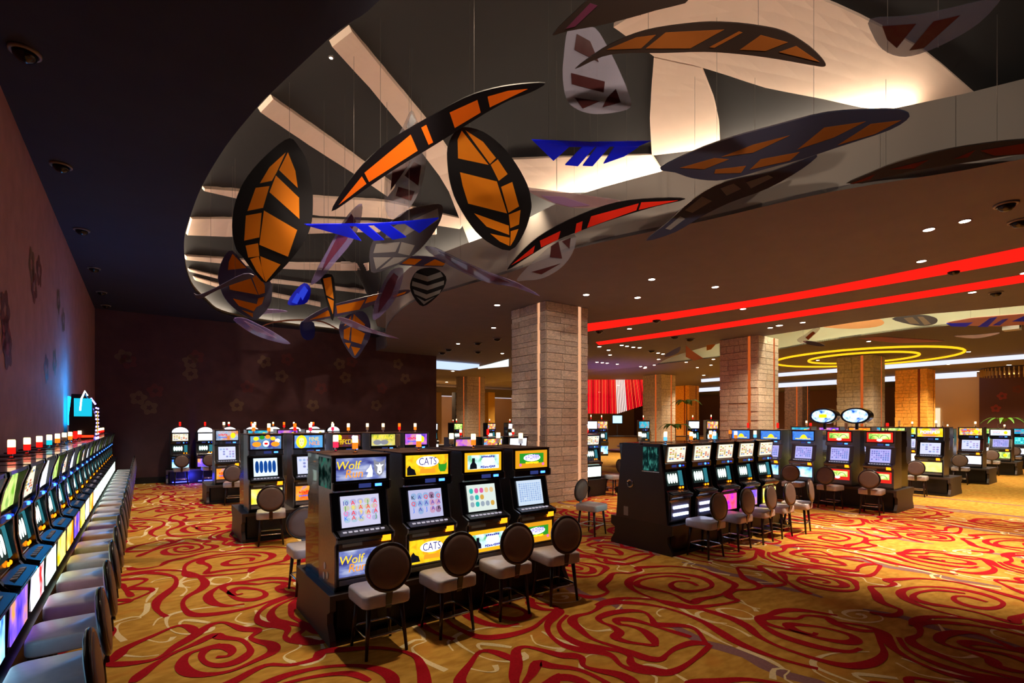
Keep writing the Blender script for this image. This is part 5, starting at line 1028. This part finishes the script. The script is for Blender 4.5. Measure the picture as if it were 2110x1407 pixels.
for a in [(1.75, 3.0, 2.6, 7.5, 5.6, 110), (2.2, .4, 4.5, 7.0, 5.9, 420), (1.7, 2.0, 3.6, 13.0, 5.75, 2000, None, 25), (2.9, -2.4, 6.0, 5.0, 5.8, 520), (4.6, -4.9, 7.5, 5.0, 5.6, 700), (3.2, -1.6, 6.9, 6.8, 5.5, 900, None, 30)]:
    accent(*a[:6], 'black spotlight added on the recess rim to light the leaves', a[7] if len(a) > 7 else 60)
# ================================================================== FAR ROOM
struct('wall_far', MB().box((11.7, 46.5, 0), (70, 46.9, ZS)).mesh('wall_far', mat('far_tan', '#b89c78', .8)))
struct('wall_right', MB().box((45, -6, 0), (45.4, 12.4, ZS)).mesh('wall_right', mat('far_beige', '#d8b88a', .8)))
wm = struct('wall_maroon', MB().box((44.6, -6, 0), (45, 8.1, ZS)).mesh('wall_maroon', mat('far_maroon', '#5a3a3e', .8)))
for (y, z, s) in [(7.0, 3.9, 2), (6.3, 4.3, 1), (7.3, 3.1, 2), (4.6, 4.2, 2), (3.9, 3.6, 1)]:
    obj('stencil_flower', ROS[s], wm, (44.595, y, z), (0, y, -PI2))
struct('wall_end', MB().box((56, 12, 0), (56.4, 47, ZS)).mesh('wall_end', mat('far_brown', '#6a4a3c', .8)))
def glow_bar(name, a, b, label, m, cat='strip lamp', group=None):
    a, b = Vector(a), Vector(b); c = (a + b) / 2; h = (b - a) / 2
    return tag(obj(name, MB().box(tuple(-v for v in h), tuple(h)).mesh(name, m), None, tuple(c)), label, cat, group)
WHB = emis('white_bar', '#e8ecff', 1.1)
glow_bar('light_bar', (34.3, 1, 5.28), (34.5, 22, 5.5), 'long white light bar under the far ceiling before the column painted as gold-lit', WHB)
glow_bar('light_bar', (43.2, 8, 5.15), (43.4, 34, 5.5), 'second long white light bar near the beige far wall', WHB)
glow_bar('light_bar', (19.5, 43, 4.75), (32, 43.2, 5.5), 'white light bar high on the far tan wall past the dark wall end', WHB)
mbx = MB(); n = 40
YEL = emis('yellow_ring', '#ffb81a', 1.6)
for cxp, cyp, rx, ry, lab in ((29.25, 9.75, 3.9, 3.9, 'large yellow light ring on the far ceiling around the grey column'), (29.25, 9.75, 2.3, 2.3, 'smaller yellow light ring inside the large one around the grey column')):
    o = tag(obj('ring_light', MB().tube([(rx * math.cos(2 * math.pi * k / n), ry * math.sin(2 * math.pi * k / n), 0) for k in range(n)], .05, 6, True).mesh('ring_light', YEL), None, (cxp, cyp, ZS - .05)), lab, 'ring light')
# red light curtain
lc = thing('light_curtain', 'hanging curtain of red light rods above the far bar', 'light curtain', (29.2, 25.7, 0))
RODM = [emis('rod_red', '#ff0a20', 1.3), emis('rod_orange', '#ff3a2a', 1.5), emis('rod_pale', '#ffd0c8', 1.4), emis('rod_deep', '#c80418', 1.)]
tops = [atd(1206 + k * 3.2, 781 if k < 30 else 783, 38.5) for k in range(43)]
for k in range(43):
    xb = 1206 + k * 3.2 + (0 if k < 12 else (k - 12) * .35); yb = 852 - (0 if k < 20 else (k - 20) * 1.1)
    b = atd(xb, yb, 38.5); a = tops[k]; o = Vector((29.2, 25.7, 0)); a = Vector((a.x, a.y, ZS - .01)) 
    m = RODM[2] if 20 <= k <= 25 else RODM[(k * 7) % 2 if k % 5 else 3]
    obj('light_rod', MB().tube([a - o, b - o], .045, 5).mesh('light_rod', m), lc)
# purple wash in the ceiling near the curtain
light('SPOT', 'purple_wash', (22.5, 21.5, .6), 700, '#5a3aff', spot_size=math.radians(110), spot_blend=.8, shadow_soft_size=.3, rot=(math.pi, 0, 0))
# far bar counter with stools, screens
ct = thing('bar_counter', 'long bar counter with pale lit front below the red light curtain', 'bar', (29.5, 24.2, 0), math.radians(-36))
obj('front', MB().box((-6, -.3, 0), (6, .3, 1.12)).mesh('front', mat('bar_front', '#b8935c', .6)), ct); obj('top', MB().box((-6.1, -.45, 1.12), (6.1, .4, 1.2)).mesh('top', mat('bar_top', '#2a1c18', .3)), ct)
tv = thing('wall_screen', 'bright blue-white screen standing behind the bar', 'screen', tuple(atd(1272, 864, 40) - Vector((0, 0, .0))), -ANG)
obj('bezel', MB().box((-.42, -.02, -.36), (.42, .04, .36)).mesh('bezel', BLACK), tv); obj('display', MB().box((-.37, -.03, -.3), (.37, -.02, .3)).mesh('display', emis('tv_blue', '#a8d8ff', 2.)), tv); obj('stand', MB().box((-.05, 0, -1.9), (.05, .05, -.36)).mesh('stand', DKMET), tv)
# card tables and stools in front of the bar
for k, (x, y) in enumerate([(15.6, 12.3), (17.0, 14.4), (20.4, 16.9), (14.2, 14.5), (16.8, 17.5)]):
    t = thing('card_table', 'round brown card table between the column and the bar', 'table', (x, y, 0), 0, 'card tables before the bar')
    obj('table_top', MB().lathe([(.85, .92), (.9, .95), (.9, 1.0), (.8, 1.02)], 24).mesh('table_top', mat('table_wood', '#5a3020', .4)), t); obj('pedestal', MB().lathe([(.35, 0), (.3, .05), (.15, .1), (.15, .92)], 14).mesh('pedestal', mat('table_wood')), t)
# leafy plants
LEAFM = mat('palm_green', '#4a7a2a', .5, noise=.2, nscale=5); STEM = mat('palm_stem', '#6a5030', .7)
def palm(x, y, z0, h, label, n=9, L=.9, name='potted_palm'):
    t = thing(name, label, 'plant', (x, y, 0))
    obj('planter', MB().lathe([(.2, 0), (.26, .4), (.24, .42), (.05, .4)], 12).mesh('planter', mat('planter', '#3a2a24', .5)), t)
    obj('stem', MB().tube([(0, 0, .38), (.03, .02, h * .6), (0, 0, h)], [.035, .03, .02], 6).mesh('stem', STEM), t)
    for k in range(n):
        a = 2 * math.pi * k / n + .3; d = Vector((math.cos(a), math.sin(a), 0)); s = Vector((-d.y, d.x, 0)); pts = []
        prof = [(0, .0, .02), (.3, .22, .09), (.6, .25, .1), (.85, .1, .06), (1., -.08, .005)]
        v = []; f = []
        for u, zz, w_ in prof: v += [d * u * L + s * w_ + Vector((0, 0, h + zz * L)), d * u * L + Vector((0, 0, h + zz * L + .02)), d * u * L - s * w_ + Vector((0, 0, h + zz * L))]
        for i in range(4): f += [(3 * i, 3 * i + 1, 3 * i + 4, 3 * i + 3), (3 * i + 1, 3 * i + 2, 3 * i + 5, 3 * i + 4)]
        obj('frond', MB().add(v, f).mesh('frond', LEAFM), t)
    return t
p = atz(2068, 862, 2.3); p = atd(2068, 870, 31); palm(p.x, p.y, 0, 2.2, 'broad green palm behind the white-topped slot machine', 11, 1.1)
p = atd(1415, 870, 22); palm(p.x, p.y, 0, 3.0, 'tall thin palm before the grey stone column', 7, .7)
p = atd(1392, 870, 21); palm(p.x, p.y, 0, 1.95, 'low palm before the grey stone column', 7, .7)
# bead chandelier
bc = thing('bead_chandelier', 'gold bead chandelier hanging before the maroon far wall', 'chandelier', tuple(atd(2090, 750, 30).to_2d().to_3d()))
GB = mat('bead_gold', '#c0a468', .4, .3)
for k in range(46):
    a = 2 * math.pi * k / 46
    obj('bead_strand', cached('bead', lambda: MB().tube([(0, 0, 5.0), (0, 0, ZS)], .035, 5).mesh('bead_strand', GB)), bc, (1.5 * math.cos(a), 1.5 * math.sin(a), 0))
obj('canopy', MB().lathe([(1.55, ZS - .05), (1.55, ZS)], 30).mesh('canopy', DKMET), bc)
# lit doorway lamp on the beige wall
glow_bar('doorway_lamp', (44.9, 10.2, 1.0), (44.99, 11.2, 3.2), 'pale lit doorway in the beige far wall', emis('door_glow', '#ffe0b8', 1.1), 'doorway')
# light room details past the dark wall end
glow_bar('lit_recess_panel', (12.2, 23.6, 5.3), (15.2, 25.8, 5.46), 'blue-white glowing panel standing in for a lit ceiling recess right past the dark wall end', emis('recess_glow_blue_white', '#c8dcff', 1.2), 'light panel')  # glowing panel stands in for a lit cove recess
mb = ceil_band([(985, 757), (1010, 751), (1048, 741)], [(985, 760), (1010, 758), (1048, 755)], ZS - .04); tag(obj('light_curve', mb.mesh('light_curve', emis('curve_white', '#e8f4f0', 1.4))), 'curved pale light strip in the ceiling left of the wide column', 'strip lamp')
for k, (x, c) in enumerate([(902, '#a88a58'), (945, '#241a1c'), (972, '#a08858'), (1012, '#b89030')]):
    a = atd(x - 10, 870, 40); b = atd(x + 10, 870, 40)
    glow_bar('far_pilaster', (min(a.x, b.x), a.y - .3, 0), (max(a.x, b.x), a.y + .3, 4.6), ('tan', 'dark', 'pale tan', 'gold')[k] + ' pilaster in the far hall past the dark wall', mat('pil_%d' % k, c, .8), 'pilaster')
glow_bar('far_beam', (14, 38.5, 4.55), (34, 39, 5.3), 'grey beam across the far hall past the dark wall', mat('beam_grey', '#5a5450', .8), 'beam')
for k in range(9):
    x, y = 13.2 + (k % 5) * 2.0, 25.5 + (k // 5) * 8 + (k % 2) * .6
    machine('B', x, y, .5, 0, 'far reel machine in the hall past the dark wall end', ('pale', 'green', 'multi')[k % 3], 'white', ('white', 'green', 'purple')[k % 3], ('white', 'red'), W=.66, hs=1.25, full=False, group='far machines past the dark wall')
plinth(12.7, 25.15, 22.2, 26.6, .5, 'dark base of the nearer far bank past the dark wall'); plinth(12.7, 33.15, 20.2, 34.6, .5, 'dark base of the farther bank past the dark wall')
# warm lamps of the far hall
for (x, y, pw) in [(25, 30, 3500), (36, 14, 3000), (40, 6, 3000), (20, 36, 3000), (33, 24, 2500), (26, 14.6, 1800), (16, 28, 1200), (50, 24, 3000), (24.5, 19.5, 1800), (31.5, 20, 1800), (17.4, 8.2, 900), (26.8, 7.2, 900), (36.8, 8, 1200), (34, 30, 2500), (25, 40, 3000), (40, 38, 3000)]:
    downlight(x, y, ZS, 'warm downlight of the far hall', 'far hall downlights', .11, pw * .8, '#ffe2bc', .9, 130)
# ceiling projector and far machines by the bar
pj = atd(2085, 674, 16.5); pr = thing('ceiling_projector', 'small white projector box hanging on a pole beyond the red lines', 'projector', (pj.x, pj.y, pj.z))
zt = 6.6 if in_recess(pj) else ZS
obj('housing', MB().box((-.22, -.2, -.1), (.22, .2, .1)).mesh('housing', mat('projector_white', '#b8b0ac', .5)), pr); obj('pole', MB().tube([(0, 0, .1), (0, 0, zt - pj.z)], .02, 6).mesh('pole', DKMET), pr); obj('lens', MB().lathe([(.06, -.02), (.05, .02)], 12).mesh('lens', DOMEB), pr, (-.1, -.2, 0), (math.pi / 2, 0, 0))
for k, (x, d) in enumerate([(1218, 31), (1240, 33), (1326, 34), (1428, 33), (1466, 31)]):
    q = atd(x, 870, d)
    machine('B', q.x, q.y, 0, -ANG, 'far reel machine standing by the bar counter', ('pale', 'multi', 'teal')[k % 3], 'white', ('white', 'blue', 'green')[k % 3], ('white', 'red'), W=.8, hs=1.75, full=False, group='far machines by the bar')
